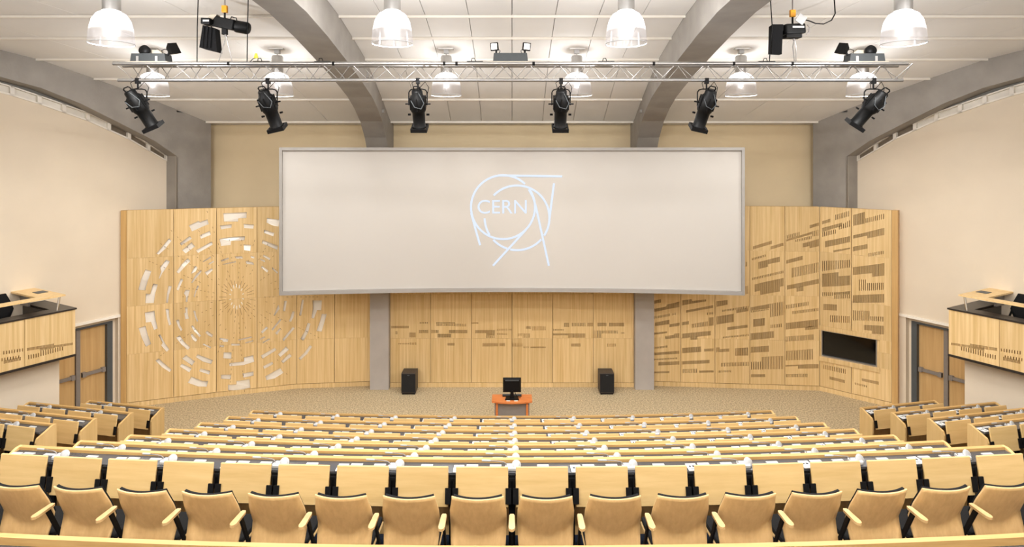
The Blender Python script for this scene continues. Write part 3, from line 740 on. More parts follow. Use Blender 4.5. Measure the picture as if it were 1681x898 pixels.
# ------------------------------------------------------------------ auditorium chair
def make_chair(label, group):
    ch = thing('auditorium_chair', label, 'chair', group=group)
    # shell: u across, profile in height; rear side convex with a lumbar waist
    nu, nv = 12, 14; H0, H1 = .42, .99
    def back(u, v):
        z = H0 + (H1 - H0) * v
        wv = .247 + .012 * math.sin(PI * min(1, v * 1.1)) - .020 * max(0, v - .72) / .28 - .012 * (1 - v)
        vw = .20 + .22 * u * u; dv = v - vw                                  # lumbar waist, higher at the sides
        yw = -.235 + .058 * u * u + .26 * (1 - vw)                           # straight leaning part above it
        return Vector((u * wv, yw - (.22 if dv < 0 else .26) * (math.sqrt(dv * dv + .0003) - .0173), z))
    g = [[back(-1 + 2 * i / nu, j / nv) for i in range(nu + 1)] for j in range(nv + 1)]
    def shell(off0, off1, mat, name, sc=1.0, v0=0, v1=nv):
        mb = MB(); mb.smooth = True; rows = range(v0, v1 + 1); n = nu + 1; R = len(list(rows))
        A = [(g[j][i].x * sc, g[j][i].y + off0, g[j][i].z) for j in rows for i in range(n)]
        B = [(g[j][i].x * sc, g[j][i].y + off1, g[j][i].z) for j in rows for i in range(n)]
        k = len(A); fs = []
        for j in range(R - 1):
            for i in range(nu):
                a = j * n + i; fs += [(a, a + 1, a + n + 1, a + n), (k + a, k + a + n, k + a + n + 1, k + a + 1)]
        mb.add(A + B, fs); mb.smooth = False; ed = []
        for i in range(nu): ed += [(i, k + i, k + i + 1, i + 1), ((R - 1) * n + i, (R - 1) * n + i + 1, k + (R - 1) * n + i + 1, k + (R - 1) * n + i)]
        for j in range(R - 1): ed += [(j * n, (j + 1) * n, k + (j + 1) * n, k + j * n), (j * n + nu, k + j * n + nu, k + (j + 1) * n + nu, (j + 1) * n + nu)]
        b0 = len(mb.v) - 2 * k; mb.cur = 1
        for q in ed: mb.f.append([x + b0 for x in q]); mb.mi.append(1); mb.sm.append(False)
        return mb.build(name, mat, ch)
    shell(0, .014, [M_chairw, M_armw], 'backrest')
    shell(.016, .045, [M_uph, M_uph], 'back_cushion', .93, 1, nv)
    st = MB().box(-.235, .235, -.02, .40, .42, .475); st.build('seat', M_uph, ch, bevel=.02)
    MB().box(-.24, .24, -.03, .405, .402, .418).build('seat_shell', M_chairw, ch)
    ar = MB(); o2 = [(.272, -.28), (.281, -.305), (.30, -.315), (.319, -.305), (.328, -.28), (.324, -.11), (.315, -.085), (.285, -.085), (.276, -.11)]
    ar.prism(o2, 'z', .768, .79); arm = ar.build('armrest', M_armw, ch)
    MB().prism([(.02, .36), (.055, .36), (-.13, .768), (-.175, .768)], 'x', .29, .31).build('armrest_post', M_black, arm)
    MB().box(-.03, .03, .09, .15, .03, .40).build('pedestal', M_black, ch)
    MB().box(-.15, .15, .0, .24, 0, .03).build('foot_plate', M_black, ch)
    MB().box(-.29, .31, .02, .09, .36, .40).build('cross_bar', M_black, ch)
    return ch
NR = 18
chair0 = None
def arcp(D, s, R=RAD): return (R * math.sin(s / R), D + R * (1 - math.cos(s / R)), s / R)
fz0 = Z(DESK[1][1] - .80)
for k in range(NR):
    s = (k - 8.5) * .6
    x, y, a = arcp(5.50, s)
    lab = 'plywood-backed auditorium chair in the nearest seating row, %s' % nth(k, NR)
    if chair0 is None:
        chair0 = make_chair(lab, 'chairs of the nearest row'); chair0.location = (x, y, fz0); chair0.rotation_euler = (0, 0, a)
    else: dup(chair0, (x, y, fz0), a, lab, 'chairs of the nearest row')

# ------------------------------------------------------------------ desk rows
TILT = Matrix.Translation((0, -.03, .05)) @ Matrix.Rotation(math.radians(-10), 4, 'X') @ Matrix.Translation((0, .03, -.05))   # tablets lean out at the foot
def tablet_mesh():
    return MB().box(-.262, .262, -.042, -.018, -.325, .05).xf(TILT)
TAB = tablet_mesh().mesh('tablet', M_beech)
bm = bmesh.new(); bm.from_mesh(TAB); bmesh.ops.bevel(bm, geom=bm.edges[:], offset=.005, segments=1, affect='EDGES'); bmesh.ops.recalc_face_normals(bm, faces=bm.faces); bm.to_mesh(TAB); bm.free()
BRK = [MB().box(a - .028, a + .028, -.058, -.0425, -.29, -.145).xf(TILT).mesh('hinge_bracket', M_black) for a in (-.264, .264)]
_h = MB(); _h.box(-.033, .033, -.03, .0, -.80, -.035); _h.tube([(-.022, -.045, -.07), (-.022, -.05, -.2)], .008, 6); _h.tube([(.022, -.045, -.07), (.022, -.05, -.2)], .008, 6); _h.box(-.03, .03, -.048, -.03, -.09, -.06)
HNG = _h.mesh('hinge_post', M_black)
PLA = MB().box(-.06, .06, -.018, .018, 0, .010).mesh('socket_plate', M_white)
def obj(name, me, parent, loc=(0, 0, 0), rz=0):
    o = bpy.data.objects.new(name, me); COL.objects.link(o); o.parent = parent; o.location = loc; o.rotation_euler = (0, 0, rz); return o
def make_mic(label, group):
    r = thing('conference_microphone', label, 'microphone', group=group)
    b = MB().prism([(-.075, .02), (-.06, -.02), (.05, -.02), (.065, .02), (.05, .085), (-.06, .085)], 'z', 0, .03); b.build('base', M_white, r, bevel=.006)
    MB().box(-.06, .045, -.018, -.016, .004, .022).build('front_label', M_slate, r)
    d = MB().lathe([(0, -.022), (.038, -.02), (.044, 0), (.041, .006), (.025, .009), (0, .010)], 20)
    d.build('loudspeaker_disc', M_disc, r, loc=(.045, .035, .038), rot=(math.radians(58), 0, math.radians(14)))
    MB().lathe([(.045, -.008), (.048, 0), (.045, .005)], 20).build('disc_rim', M_white, r, loc=(.045, .035, .038), rot=(math.radians(58), 0, math.radians(14)))
    MB().tube([(-.055, .04, .025), (-.06, .045, .045), (-.085, .05, .058), (-.14, .06, .062), (-.22, .07, .062)], .0055, 6).build('gooseneck', M_grey, r)
    MB().tube([(-.22, .07, .062), (-.235, .072, .062), (-.31, .08, .06)], [.006, .0105, .0105], 8).build('microphone_head', M_disc, r)
    return r
def make_card(label, group):
    r = thing('printed_card', label, 'card', group=group)
    MB().box(-.052, .052, -.075, .065, 0, .008).build('card', M_paper, r)
    p = MB(); p.box(-.03, -.008, -.01, .02, .008, .009); p.box(.004, .03, -.012, .022, .008, .009); p.box(-.035, .035, -.05, -.042, .008, .009); p.build('print', M_ink, r)
    return r
mic0 = card0 = None
ROWN = ['', 'nearest desk row', 'second nearest desk row', 'third nearest desk row', 'middle desk row of the seven', 'third desk row from the stage', 'second desk row from the stage', 'desk row closest to the stage']
def put_items(pos, rowname, zt, group):
    """pos: list of (x, y, heading) of the two-seat module centres, on the near edge of the desk top"""
    global mic0, card0
    n = len(pos)
    for i, (x, y, a) in enumerate(pos):
        d = Vector((math.cos(a), math.sin(a))); e = Vector((-math.sin(a), math.cos(a)))
        p = Vector((x, y)) + d * .0 + e * .055
        lab = 'white gooseneck microphone on the %s, %s' % (rowname, nth(i, n) if n > 1 else 'only one')
        if mic0 is None: mic0 = make_mic(lab, group); mic0.location = (p.x, p.y, zt); mic0.rotation_euler = (0, 0, a); mic0['group'] = group + ' microphones'
        else: dup(mic0, (p.x, p.y, zt), a, lab, group + ' microphones')
        q = Vector((x, y)) + d * -.545 + e * .085
        lab = 'white printed card on the %s, %s' % (rowname, nth(i, n) if n > 1 else 'only one')
        if card0 is None: card0 = make_card(lab, group); card0.location = (q.x, q.y, zt); card0.rotation_euler = (0, 0, a); card0['group'] = group + ' cards'
        else: dup(card0, (q.x, q.y, zt), a, lab, group + ' cards')
END = [(.262, .0), (.20, .0), (-.05, -.10), (-.075, -.16), (-.075, -.80), (.262, -.80)]
def desk_row(label, D, zl, spots, path, low, group='main block desk rows', tablets=True, lh=.03, name='desk_row'):
    """spots: [(x, y, heading)] of the seats (near edge of the desk top); path: the same at the joints between seats, ends included"""
    r = thing(name, label, 'desk', (0, 0, Z(zl)), group=group)
    def off(p, dy, z): x, y, a = p; return (x - math.sin(a) * dy, y + math.cos(a) * dy, z)
    def sweep(nm, y0, y1, z0, z1, mat, each=None):
        if each:
            for i in range(0, len(path) - 1, each):
                mb = MB(); seg = path[i:i + each + 1]
                for a, b in zip(seg, seg[1:]):
                    mb.hexa([off(a, y0, z0), off(b, y0, z0), off(b, y1, z0), off(a, y1, z0)], [off(a, y0, z1), off(b, y0, z1), off(b, y1, z1), off(a, y1, z1)])
                # shrink slightly at the joint
                c = Vector((sum(v[0] for v in mb.v) / len(mb.v), sum(v[1] for v in mb.v) / len(mb.v), 0))
                mb.v = [(c.x + (v[0] - c.x) * .9985, c.y + (v[1] - c.y) * .9985, v[2]) for v in mb.v]
                mb.build(nm, mat, r)
        else:
            mb = MB()
            ring = []
            for p in path: ring.append([off(p, y0, z0), off(p, y1, z0), off(p, y1, z1), off(p, y0, z1)])
            vs = [q for g_ in ring for q in g_]; fs = [(0, 1, 2, 3), tuple(len(vs) - 4 + k for k in range(4))]
            for i in range(len(ring) - 1):
                for k in range(4): fs.append((i * 4 + k, i * 4 + (k + 1) % 4, i * 4 + 4 + (k + 1) % 4, i * 4 + 4 + k))
            mb.add(vs, fs).build(nm, mat, r)
    sweep('desk_top', .0, .208, -lh - .03, -lh, M_desk, each=2)
    sweep('ledge', .21, .262, -.12, 0, M_ledge)
    sweep('front_board', .235, .258, low, -.122, M_endw)
    for p, s in ((path[0], -1), (path[-1], 1)):
        x, y, a = p
        mb = MB().prism([(q[0], max(q[1], low)) for q in END], 'x', -.018, .018)
        o = mb.build('end_panel', M_endw, r, loc=(x + s * .02 * math.cos(a), y + s * .02 * math.sin(a), 0), rot=(0, 0, a))
    if tablets:
        for i, (x, y, a) in enumerate(spots):
            tb = obj('tablet', TAB, r, (x, y, 0), a); obj('hinge_bracket', BRK[0], tb); obj('hinge_bracket', BRK[1], tb)
            for k_, nm in ((-.11, 'socket_plate'), (.13, 'socket_plate')) if i % 2 == 0 else ((.02, 'socket_plate'),):
                obj(nm, PLA, r, off((x + math.cos(a) * k_, y + math.sin(a) * k_, a), .135, -lh), a)
        for p in path[1:-1]: obj('hinge_post', HNG, r, (p[0], p[1], 0), p[2])
    return r
for i in range(0, 8):
    D, zl = DESK[i]; Dn = D - .21
    spots = [arcp(Dn, (k - 8.5) * .6) for k in range(NR)]; path = [arcp(Dn, (k - 9) * .6) for k in range(NR + 1)]
    low = -.8 if i < 7 else -(Z(zl))
    if i < 7: low = DESK[i + 1][1] - .8 - zl + .002
    nmx = 'long curved wooden desk ledge along the bottom edge of the picture' if i == 0 else \
        'long curved desk row with folded wooden tablets, ' + ['', 'nearest, its tablets fully visible', 'second nearest', 'third nearest', 'fourth of the seven', 'third from the stage', 'second from the stage', 'closest to the stage'][i]
    desk_row(nmx, D, zl, spots, path, low, tablets=(i > 0), lh=.06 if i == 0 else .03)
    if i > 0: put_items([path[1 + 2 * k] for k in range(9)], ROWN[i], Z(zl) - .03, ROWN[i])
# side blocks
SIDE = [(7, 12.77, 3), (6, 11.73, 4), (5, 10.70, 5), (4, 9.74, 6)]
for sg, nm in ((-1, 'left'), (1, 'right')):
    th = math.radians(12) * (1 if sg > 0 else -1); d = Vector((math.cos(th), math.sin(th))); e = Vector((-d.y, d.x))
    for j, (lv, Y, n) in enumerate(SIDE):
        zl = DESK[lv][1]; Xa = 7.36 * sg
        base = Vector((Xa, Y)) - e * .21
        if sg < 0: base = base - d * (n * .6)
        pt = lambda q: (base.x + d.x * q, base.y + d.y * q, th)
        spots = [pt((k + .5) * .6) for k in range(n)]; path = [pt(k * .6) for k in range(n + 1)]
        low = -(Z(zl)) + .002 if lv == 7 else DESK[lv + 1][1] - .8 - zl + .002
        rn = ['front', 'second', 'third', 'rear'][j]
        desk_row('angled side desk with folded tablets, %s row of the %s side block' % (rn, nm), Y, zl, spots, path, low, group='side block desks', name='side_desk')
        ks = [k for k in range(n + 1) if (k % 2 == 1)]
        put_items([path[k] for k in ks if 0 < k < n], '%s desk of the %s side block' % (rn, nm), Z(zl) - .03, '%s %s side desk' % (nm, rn))
        # chairs at the rear side desk show beside the nearest row
        if lv == 4:
            for c_ in range(4):
                k = (n - 1 - c_) if sg < 0 else c_
                p = Vector(spots[k][:2]) - e * .62
                dup(chair0, (p.x, p.y, Z(zl - .80)), th, 'plywood-backed chair at the rear desk of the %s side block, %s the aisle' % (nm, ('next to', 'second from', 'third from', 'fourth from')[c_]), 'side block chairs')
# chairs behind the balcony counters
for sg, nm in ((-1, 'left'), (1, 'right')):
    M, t, inn = ORG[sg]
    p = M @ Vector((.95, .86, 0))
    dup(chair0, (p.x, p.y, Z(-4.28) + .38), math.atan2(-inn.y, -inn.x) - PI / 2 - sg * .5, 'black upholstered chair with wooden armrests on the %s balcony' % nm, 'balcony chairs')

# ------------------------------------------------------------------ stage furniture
tb = thing('small_table', 'small cherry-wood table with grey front panel in the middle of the stage', 'table', (0, 14.0, 0))
top = [(-.46, .25), (-.46, -.16), (-.25, -.22), (0, -.24), (.25, -.22), (.46, -.16), (.46, .25)]
MB().prism(top, 'z', .72, .75).build('table_top', M_cherry, tb)
for s in (-1, 1):
    MB().box(s * .345 - .025, s * .345 + .025, -.13, .15, .0, .72).build('leg', M_cherry, tb)
    MB().box(s * .385 - .012, s * .385 + .012, -.12, .2, .0, .72).build('side_panel', M_grey, tb)
MB().box(-.318, .318, -.10, -.08, .05, .719).build('front_panel', M_grey, tb)
mo = thing('computer_monitor', 'black computer monitor seen from behind on the small stage table', 'monitor', (0, 14.02, .75))
m = MB(); m.box(-.208, .208, -.0, .03, .135, .47); m.build('display_back', M_blackp, mo, bevel=.006)
MB().hexa([(-.17, -.025, .17), (.17, -.025, .17), (.17, -.025, .43), (-.17, -.025, .43)], [(-.19, 0, .15), (.19, 0, .15), (.19, 0, .455), (-.19, 0, .455)]).build('housing', M_blackp, mo)
v = MB(); v.box(-.16, .16, -.028, -.0255, .405, .425); v.build('vent', M_slate, mo)
MB().prism([(-.05, .02), (.05, .02), (.035, .18), (-.035, .18)], 'y', -.045, -.026).build('stand_neck', M_blackp, mo)
MB().prism([(-.16, -.12), (.16, -.12), (.13, .09), (-.13, .09)], 'z', 0, .02).build('stand_foot', M_blackp, mo)
MB().tube([(.06, -.03, .17), (.09, -.05, .1), (.14, -.02, .03), (.2, .02, .006)], .006, 6).build('cable', M_blackp, mo)
kb = thing('keyboard', 'black keyboard lying behind the monitor foot on the stage table', 'keyboard', (.0, 14.17, .75))
MB().box(-.22, .22, -.055, .055, 0, .022).build('case', M_blackp, kb)
for r_ in range(4):
    MB().box(-.21, .21, -.045 + r_ * .024, -.027 + r_ * .024, .022, .027).build('key_row', M_slate, kb)
for x in (-.085, .09):
    tag(MB().box(-.04, .04, -.02, .02, 0, .004).build('paper_note', M_paper, None, loc=(x, 13.87, .75)), 'small white paper note %s of the monitor foot on the stage table' % ('left' if x < 0 else 'right'), 'paper', 'notes on the stage table')
for sg, nm in ((-1, 'left'), (1, 'right')):
    px = 670.5 if sg < 0 else 996.5
    sp = thing('subwoofer', 'black box subwoofer standing before the bamboo wall, %s of the table' % nm, 'loudspeaker', ((px - 840.5) / 1000 * 16.15, 16.15, 0), group='stage subwoofers')
    MB().box(-.19, .19, -.0, .40, .04, .565).build('cabinet', M_sub, sp, bevel=.006)
    MB().box(-.178, .178, -.018, -.001, .075, .545).build('grille', M_grille, sp)
    MB().box(-.03, .03, -.021, -.0185, .51, .525).build('badge', M_slate, sp)
    MB().box(-.17, .17, -.005, .38, .02, .04).build('plinth', M_blackp, sp)
    for a, b in ((-.15, .04), (.15, .04), (-.15, .34), (.15, .34)):
        MB().box(a - .02, a + .02, b - .02, b + .02, 0, .02).build('foot', M_blackp, sp)

# ------------------------------------------------------------------ pendant lamps
def make_pendant(label, group, drop, rr=.318, pw=1.0):
    p = thing('pendant_lamp', label, 'lamp', group=group)
    R = [(r * rr / .318, z) for r, z in ((.06, .47), (.12, .462), (.20, .42), (.262, .33), (.298, .2), (.312, .06), (.318, 0))]
    m = MB(); n = 48; vs = []; fs = []
    for k_, (r, z) in enumerate(R):
        for k in range(n): vs.append(((r + (.004 if k % 2 else 0)) * math.cos(2 * PI * k / n), (r + (.004 if k % 2 else 0)) * math.sin(2 * PI * k / n), z))
    for i in range(len(R) - 1):
        for k in range(n): fs.append((i * n + k, i * n + (k + 1) % n, (i + 1) * n + (k + 1) % n, (i + 1) * n + k))
    m.smooth = True; m.add(vs, fs).build('dome', M_dome, p, fix=False)
    rim = MB(); rim.tube([(rr * math.cos(2 * PI * k / 40), rr * math.sin(2 * PI * k / 40), 0) for k in range(41)], .007, 6, caps=False); rim.build('rim', M_white, p)
    MB().lathe([(.118, .47), (.118, .80), (.10, .83)], 24).build('housing', M_alu, p)
    MB().lathe([(0, .30), (.035, .31), (.05, .35), (.05, .42), (.03, .468)], 16).build('bulb', M_bulb, p)
    MB().tube([(0, 0, .82), (0, 0, drop - .06)], .012, 8).build('rod', M_alu, p)
    MB().box(-.16, .16, -.12, .12, drop - .02, drop + .015).build('ceiling_plate', M_alu, p)
    MB().box(-.05, .05, -.05, .05, drop - .10, drop - .021).build('hook_box', M_white, p)
    l = bpy.data.lights.new('lamp_glow', 'POINT'); l.energy = LAMP_UP; l.color = LAMP_COL; l.shadow_soft_size = .07
    if rr > .3: l.energy *= .34                      # the far lamps hang close under the vault
    lo_ = bpy.data.objects.new('lamp_glow', l); COL.objects.link(lo_); lo_.parent = p; lo_.location = (0, 0, .2)
    l = bpy.data.lights.new('lamp_beam', 'SPOT'); l.energy = LAMP_W * pw; l.color = LAMP_COL; l.shadow_soft_size = .22
    l.spot_size = math.radians(164); l.spot_blend = .7
    lo_ = bpy.data.objects.new('lamp_beam', l); COL.objects.link(lo_); lo_.parent = p; lo_.location = (0, 0, .05)
    return p
for Y, xs_, zr, lab, grp in ((8.7, (-5.72, -1.71, 1.63, 5.59), 1.62, 'clear bell pendant lamp in front of the truss, %s', 'near row of pendant lamps'),
                             (12.8, (-7.55, -4.93, -1.38, 1.36, 4.81, 7.37), 1.30, 'clear bell pendant lamp seen behind the truss, %s', 'far row of pendant lamps'),
                             (5.2, (-7.6, -4.7, -1.6, 1.6, 4.7, 7.6), 1.85, 'bell pendant lamp over the seating behind the picture, front row, %s', 'rear pendant lamps'),
                             (1.4, (-7.6, -4.7, -1.6, 1.6, 4.7, 7.6), 1.75, 'bell pendant lamp over the seating behind the picture, middle row, %s', 'rear pendant lamps'),
                             (-2.4, (-7.6, -4.7, -1.6, 1.6, 4.7, 7.6), 1.5, 'bell pendant lamp over the seating behind the picture, back row, %s', 'rear pendant lamps')):
    p0 = None
    for i, x in enumerate(xs_):
        L = lab % nth(i, len(xs_))
        if p0 is None: p0 = make_pendant(L, grp, cz(Y) - zr, .318 if Y > 12 else .29, {5.2: 1.25, 1.4: .8, -2.4: .8}.get(Y, 1.0)); p0.location = (x, Y, Z(zr))
        else: dup(p0, (x, Y, Z(zr)), 0, L, grp)

# ------------------------------------------------------------------ lighting truss
TY, TZ = 9.9, 1.52
tr = thing('lighting_truss', 'long aluminium triangular lighting truss hanging across the hall', 'truss', (0, TY, Z(TZ)))
MB().tube([(-6.48, 0, 0), (6.43, 0, 0)], .031, 12).build('front_chord', M_alu, tr)
MB().tube([(-6.48, .25, 0), (6.43, .25, 0)], .031, 12).build('rear_chord', M_alu, tr)
MB().tube([(-6.48, .125, -.255), (6.43, .125, -.255)], .030, 12).build('bottom_chord', M_alu, tr)
x = -6.45; k = 0
while x < 6.2:
    MB().tube([(x, 0, 0), (x + .24, .125, -.255), (x + .48, 0, 0)], .008, 6).build('diagonal_brace', M_alu, tr)
    MB().tube([(x + .12, .25, 0), (x + .36, .125, -.255), (x + .60, .25, 0)], .008, 6).build('diagonal_brace', M_alu, tr)
    if k % 2 == 0: MB().tube([(x, 0, 0), (x + .24, .25, 0), (x + .48, 0, 0)], .006, 6).build('cross_brace', M_alu, tr)
    x += .48; k += 1
for x in (-4.6, -2.9, -1.1, -.9, .35, 2.3, 3.6, 4.55):
    MB().lathe([(.0325, -.02), (.033, .02)], 12).build('cable_tie', M_black, tr, loc=(x, 0, 0), rot=(0, PI / 2, 0))
# support wires up to the vault
for x in (-5.17, -4.35, 4.22):
    MB().tube([(x, .1, 0), (x + .03, .05, .6), (x + .02, .1, cz(TY + .1) - TZ)], .009, 6).build('power_cable', M_blackp, tr)

def spot(label, x, tilt, fwd):
    r = thing('stage_spotlight', label, 'spotlight', (x, TY + .125, Z(TZ - .255)), group='stage spotlights')
    MB().box(-.03, .03, -.035, .035, -.06, .035).build('clamp', M_black, r)
    MB().tube([(0, 0, -.05), (0, 0, -.15)], .014, 8).build('stem', M_black, r)
    yk = MB()
    pts = [(-.15, 0, -.41), (-.15, 0, -.20), (-.125, 0, -.16), (-.07, 0, -.145), (.07, 0, -.145), (.125, 0, -.16), (.15, 0, -.20), (.15, 0, -.41)]
    for a, b in zip(pts, pts[1:]):
        yk.tube([a, b], .011, 6)
    yo = yk.build('yoke', M_black, r)
    yo.rotation_euler = (0, 0, 0)
    # barrel along -z, pivot at the yoke end
    m = MB()
    m.lathe([(.0, .235), (.06, .235), (.075, .21), (.078, .15), (.105, .12), (.112, -.08), (.10, -.12), (.088, -.14), (.086, -.36), (.095, -.37), (.095, -.40), (.08, -.40)], 20)
    bo = m.build('barrel', M_blackp, r, loc=(0, 0, -.39), rot=(fwd, tilt, 0)); bo.scale = (1.18, 1.18, 1.05)
    fn = MB()
    for k in range(6):
        a = 2 * PI * k / 6; fn.box(-.006, .006, .085, .122, -.08, .12)
        fn.v[-8:] = [tuple(Matrix.Rotation(a, 3, 'Z') @ Vector(q)) for q in fn.v[-8:]]
    fn.build('cooling_fin', M_black, bo)
    gf = MB(); gf.box(-.115, .115, -.115, -.095, -.44, -.38); gf.box(-.115, .115, .095, .115, -.44, -.38); gf.box(-.115, -.095, -.095, .095, -.44, -.38); gf.box(.095, .115, -.095, .095, -.44, -.38)
    gf.build('gel_frame', M_black, bo)
    MB().tube([(-.045, 0, .225), (-.045, -.02, .275), (-.03, -.02, .295), (.03, -.02, .295), (.045, -.02, .275), (.045, 0, .225)], .010, 6).build('handle', M_black, bo)
    for s in (-1, 1):
        MB().tube([(s * .10, 0, 0), (s * .175, 0, 0)], .012, 8).build('pivot_knob', M_black, bo)
        MB().box(s * .13 - .02, s * .13 + .02, -.012, .012, -.19, -.165).build('shutter_lever', M_black, bo)
    MB().tube([(.02, -.06, .22), (.10, -.10, .05), (.06, -.13, -.03), (-.03, -.13, .0), (-.08, -.1, .1)], .006, 6).build('cable', M_slate, bo)
    MB().tube([(.0, -.03, .02), (-.09, -.05, -.05), (-.06, -.04, -.15), (.03, -.03, -.13), (.12, -.02, -.03), (.18, 0, -.12), (.14, -.02, -.3)], .006, 6).build('safety_wire', M_black, r)
    return r
for px, tilt, fwd, lab in ((226, -.40, .40, 'at the left end of the truss, tilted right'), (440, -.22, .40, 'second from the left on the truss'), (686, 0, .45, 'third from the left on the truss, hanging straight'),
                           (921, .0, .45, 'fourth from the left on the truss, hanging straight'), (1160, .22, .40, 'fifth from the left on the truss'), (1434, .56, .40, 'at the right end of the truss, tilted left')):
    spot('black stage spotlight ' + lab, (px - 840.5) / 1000 * 10.02, tilt, fwd)

# emergency light packs on the truss
def pack_c():
    r = thing('emergency_light', 'dark battery pack with two square lamps on the middle of the truss', 'emergency light', ((838 - 840.5) / 1000 * 10, TY + .125, Z(TZ + .028)), group='emergency lights on the truss')
    MB().box(-.30, .30, -.13, .13, 0, .012).build('mounting_plate', M_tan, r)
    MB().prism([(-.285, .013), (.285, .013), (.27, .15), (-.27, .15)], 'y', -.11, .11).build('battery_case', M_case, r)
    for s in (-1, 1):
        h = MB(); h.box(-.065, .065, -.02, .05, -.065, .065); ho = h.build('lamp_head', M_blackp, r, loc=(s * .265, -.03, .265), rot=(.1, s * .08, s * .15), bevel=.008)
        MB().box(-.048, .048, -.026, -.021, -.048, .048).build('lens', M_lens, ho)
        MB().tube([(s * .235, 0, .15), (s * .235, 0, .205)], .016, 8).build('swivel', M_blackp, r)
        MB().tube([(s * .19, 0, .15), (s * .17, -.01, .20), (s * .195, -.02, .225), (s * .225, 0, .2)], .006, 6).build('cable', M_blackp, r)
pack_c()
for sg, px in ((-1, 247), (1, 1420)):
    r = thing('emergency_light', 'dark battery pack with one angled lamp head near the %s end of the truss' % ('left' if sg < 0 else 'right'), 'emergency light', ((px - 840.5) / 1000 * 10, TY + .125, Z(TZ + .028)), group='emergency lights on the truss')
    MB().box(-.33, .33, -.13, .14, 0, .012).build('mounting_plate', M_tan, r)
    MB().prism([(-.29, .013), (.29, .013), (.27, .145), (-.27, .145)], 'y', -.10, .11).build('battery_case', M_case, r)
    MB().prism([(-.13 if sg < 0 else -.2, .146), (.2 if sg < 0 else .13, .146), (.1 if sg < 0 else .12, .22), (-.12 if sg < 0 else -.1, .22)], 'y', .02, .1).build('bracket', M_tan, r)
    MB().lathe([(.0, -.03), (.06, -.03), (.085, .0), (.085, .06), (.0, .065)], 16).build('back_lamp', M_blackp, r, loc=(sg * .08, -.02, .19), rot=(1.3, 0, 0))
    h = MB(); h.hexa([(-.06, -.06, -.05), (.06, -.06, -.05), (.06, .06, -.05), (-.06, .06, -.05)], [(-.095, -.08, .06), (.095, -.08, .06), (.095, .08, .06), (-.095, .08, .06)])
    h.build('lamp_head', M_blackp, r, loc=(-sg * .36, -.02, .215), rot=(.5, -sg * 1.1, 0))
    MB().tube([(-sg * .27, 0, .12), (-sg * .30, 0, .2)], .016, 8).build('swivel', M_blackp, r)
    MB().tube([(-sg * .2, -.03, .14), (-sg * .2, -.05, .2), (-sg * .25, -.05, .22), (-sg * .31, -.03, .2)], .007, 6).build('cable', M_blackp, r)
    for s in (-.17, .14): MB().box(s - .02, s + .02, -.106, -.101, .02, .10).build('latch', M_alu, r)
# small dark cable bundles on the truss
for px in (430, 530, 780, 995, 1258):
    r = thing('cable_bundle', 'small coil of black cable on top of the truss %s' % {430: 'by the yellow tag', 530: 'over the left middle beam', 780: 'left of the middle battery pack', 995: 'right of the middle battery pack', 1258: 'below the right hoist bag'}[px], 'cable', ((px - 840.5) / 1000 * 9.95, TY + .03, Z(TZ + .027)), group='cable bundles on the truss')
    MB().box(-.13, .13, -.02, .03, 0, .018).build('bundle', M_blackp, r)
    MB().tube([(-.06, 0, .015), (-.05, -.01, .06), (-.01, 0, .065), (.01, 0, .015)], .007, 6).build('loop', M_blackp, r)
tag(MB().hexa([(-.035, 0, 0), (.035, 0, 0), (.035, .02, 0), (-.035, .02, 0)], [(-.012, 0, .08), (.012, 0, .08), (.012, .02, .08), (-.012, .02, .08)]).build('yellow_tag', M_yellow, None, loc=((422 - 840.5) / 1000 * 9.95, TY, Z(TZ) + .09)), 'yellow triangular tag clipped above the left part of the truss', 'tag')
tag(MB().tube([((422 - 840.5) / 1000 * 9.95, TY + .01, Z(TZ) + .094), ((424 - 840.5) / 1000 * 9.95 - .07, TY + .01, Z(TZ) + .08), ((422 - 840.5) / 1000 * 9.95 - .1, TY + .01, Z(TZ) + .03)], .006, 6).build('tag_cord', M_blackp), 'black cord holding the yellow tag to the truss', 'cord')

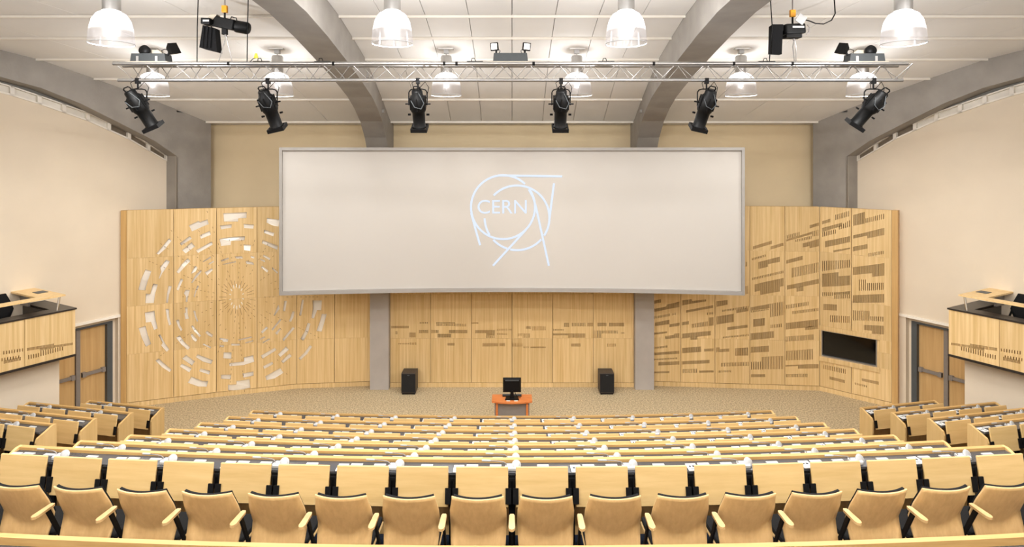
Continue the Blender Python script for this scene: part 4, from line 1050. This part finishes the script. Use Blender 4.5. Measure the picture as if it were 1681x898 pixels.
# chain hoists
def hoist(sg):
    px, py = (369, 40) if sg < 0 else (1301, 47)
    X, ZZ = (px - 840.5) / 1000 * 10.05, (258 - py) / 1000 * 10.05
    r = thing('chain_hoist', 'black electric chain hoist with hanging chain bag above the %s part of the truss' % ('left' if sg < 0 else 'right'), 'hoist', (X, 10.05, Z(ZZ)), group='chain hoists')
    tz = TZ - ZZ
    if sg < 0:
        b = MB(); b.box(-.20, .22, -.09, .11, -.07, .10); b.build('motor_body', M_blackp, r, rot=(0, .22, -.25), bevel=.02)
        MB().lathe([(.0, 0), (.095, 0), (.10, .03), (.10, .19), (.085, .22), (0, .22)], 16).build('motor_end', M_blackp, r, loc=(.19, -.02, -.035), rot=(0, PI / 2 + .18, 0))
        MB().box(-.34, -.19, -.12, .10, -.03, .07).build('chain_box', M_blackp, r, rot=(0, .05, 0), bevel=.01)
        MB().box(-.30, -.20, -.125, -.121, .02, .05).build('label_plate', M_white, r)
        MB().hexa([(-.36, -.12, -.40), (-.08, -.10, -.47), (-.08, .08, -.47), (-.36, .10, -.40)], [(-.32, -.09, -.03), (-.12, -.09, -.08), (-.12, .08, -.08), (-.32, .08, -.03)]).build('chain_bag', M_uph, r)
        for q in (-.29, -.23, -.17):
            MB().tube([(q, -.105, -.06), (q - .015, -.12, -.41)], .012, 6).build('bag_fold', M_uph, r)
        MB().tube([(.10, -.02, .07), (.12, -.02, .12), (.2, -.02, .10), (.21, -.02, .05)], .009, 6).build('handle', M_blackp, r)
        MB().prism([(-.28, .07), (-.17, .07), (-.10, .15), (-.2, .15)], 'y', -.06, .06).build('bracket', M_tan, r)
        hx = 0.0
    else:
        b = MB(); b.box(-.18, .18, -.10, .12, -.10, .07); b.build('motor_body', M_blackp, r, rot=(0, -.08, .2), bevel=.03)
        for q in range(5): MB().box(-.205, -.19, -.09 + q * .04, -.07 + q * .04, -.05, .05).build('cooling_fin', M_blackp, r)
        MB().hexa([(-.09, -.13, .0), (.05, -.13, .0), (.05, -.11, .0), (-.09, -.11, .0)], [(-.09, -.13, .14), (.05, -.13, .14), (.05, -.11, .14), (-.09, -.11, .14)]).build('junction_box', M_white, r, loc=(.06, 0, .06), rot=(0, .6, 0))
        MB().box(-.05, .14, -.115, -.10, -.01, .02).build('label_plate', M_white, r)
        MB().hexa([(-.385, -.1, -.43), (-.22, -.1, -.44), (-.18, .1, -.42), (-.36, .1, -.41)], [(-.37, -.1, .05), (-.2, -.1, .05), (-.18, .1, .05), (-.35, .1, .05)]).build('chain_bag', M_uph, r)
        MB().box(-.13, .12, -.08, .08, -.16, -.10).build('gear_case', M_black, r)
        MB().tube([(.15, -.12, .12), (.22, -.12, .10), (.32, -.12, .06), (.45, -.12, .05), (.58, -.12, .11), (.64, -.12, .22), (.66, -.05, cz(10) - ZZ)], .010, 6).build('power_cable', M_blackp, r)
        MB().tube([(.2, -.09, .05), (.235, -.09, .0), (.23, -.09, -.08), (.18, -.09, -.11)], .010, 6).build('handle', M_grey, r)
        hx = 0.0
    MB().box(hx - .045, hx + .045, -.03, .03, .19, .31).build('hook_block', M_orange, r, bevel=.012)
    MB().tube([(hx, 0, .05), (hx, 0, .2)], .016, 8).build('hook', M_black, r)
    MB().tube([(hx, 0, .30), (hx, 0, cz(10.05) - ZZ)], .012, 6).build('chain', M_grey, r)
    MB().box(hx - .04, hx + .04, -.03, .03, -.17, -.06).build('lower_hook', M_black, r)
    sx = .02 if sg < 0 else .03
    for q in (-.06, .07):
        MB().tube([(sx, 0, -.16), (sx + q * .4, 0, -.30), (sx + q, -.14 if q < 0 else .09, tz + .02)], .008, 6).build('sling', M_alu, r)
    MB().tube([(0, 0, -.1), (sx, 0, -.2)], .02, 8).build('shackle', M_grey, r)
hoist(-1); hoist(1)
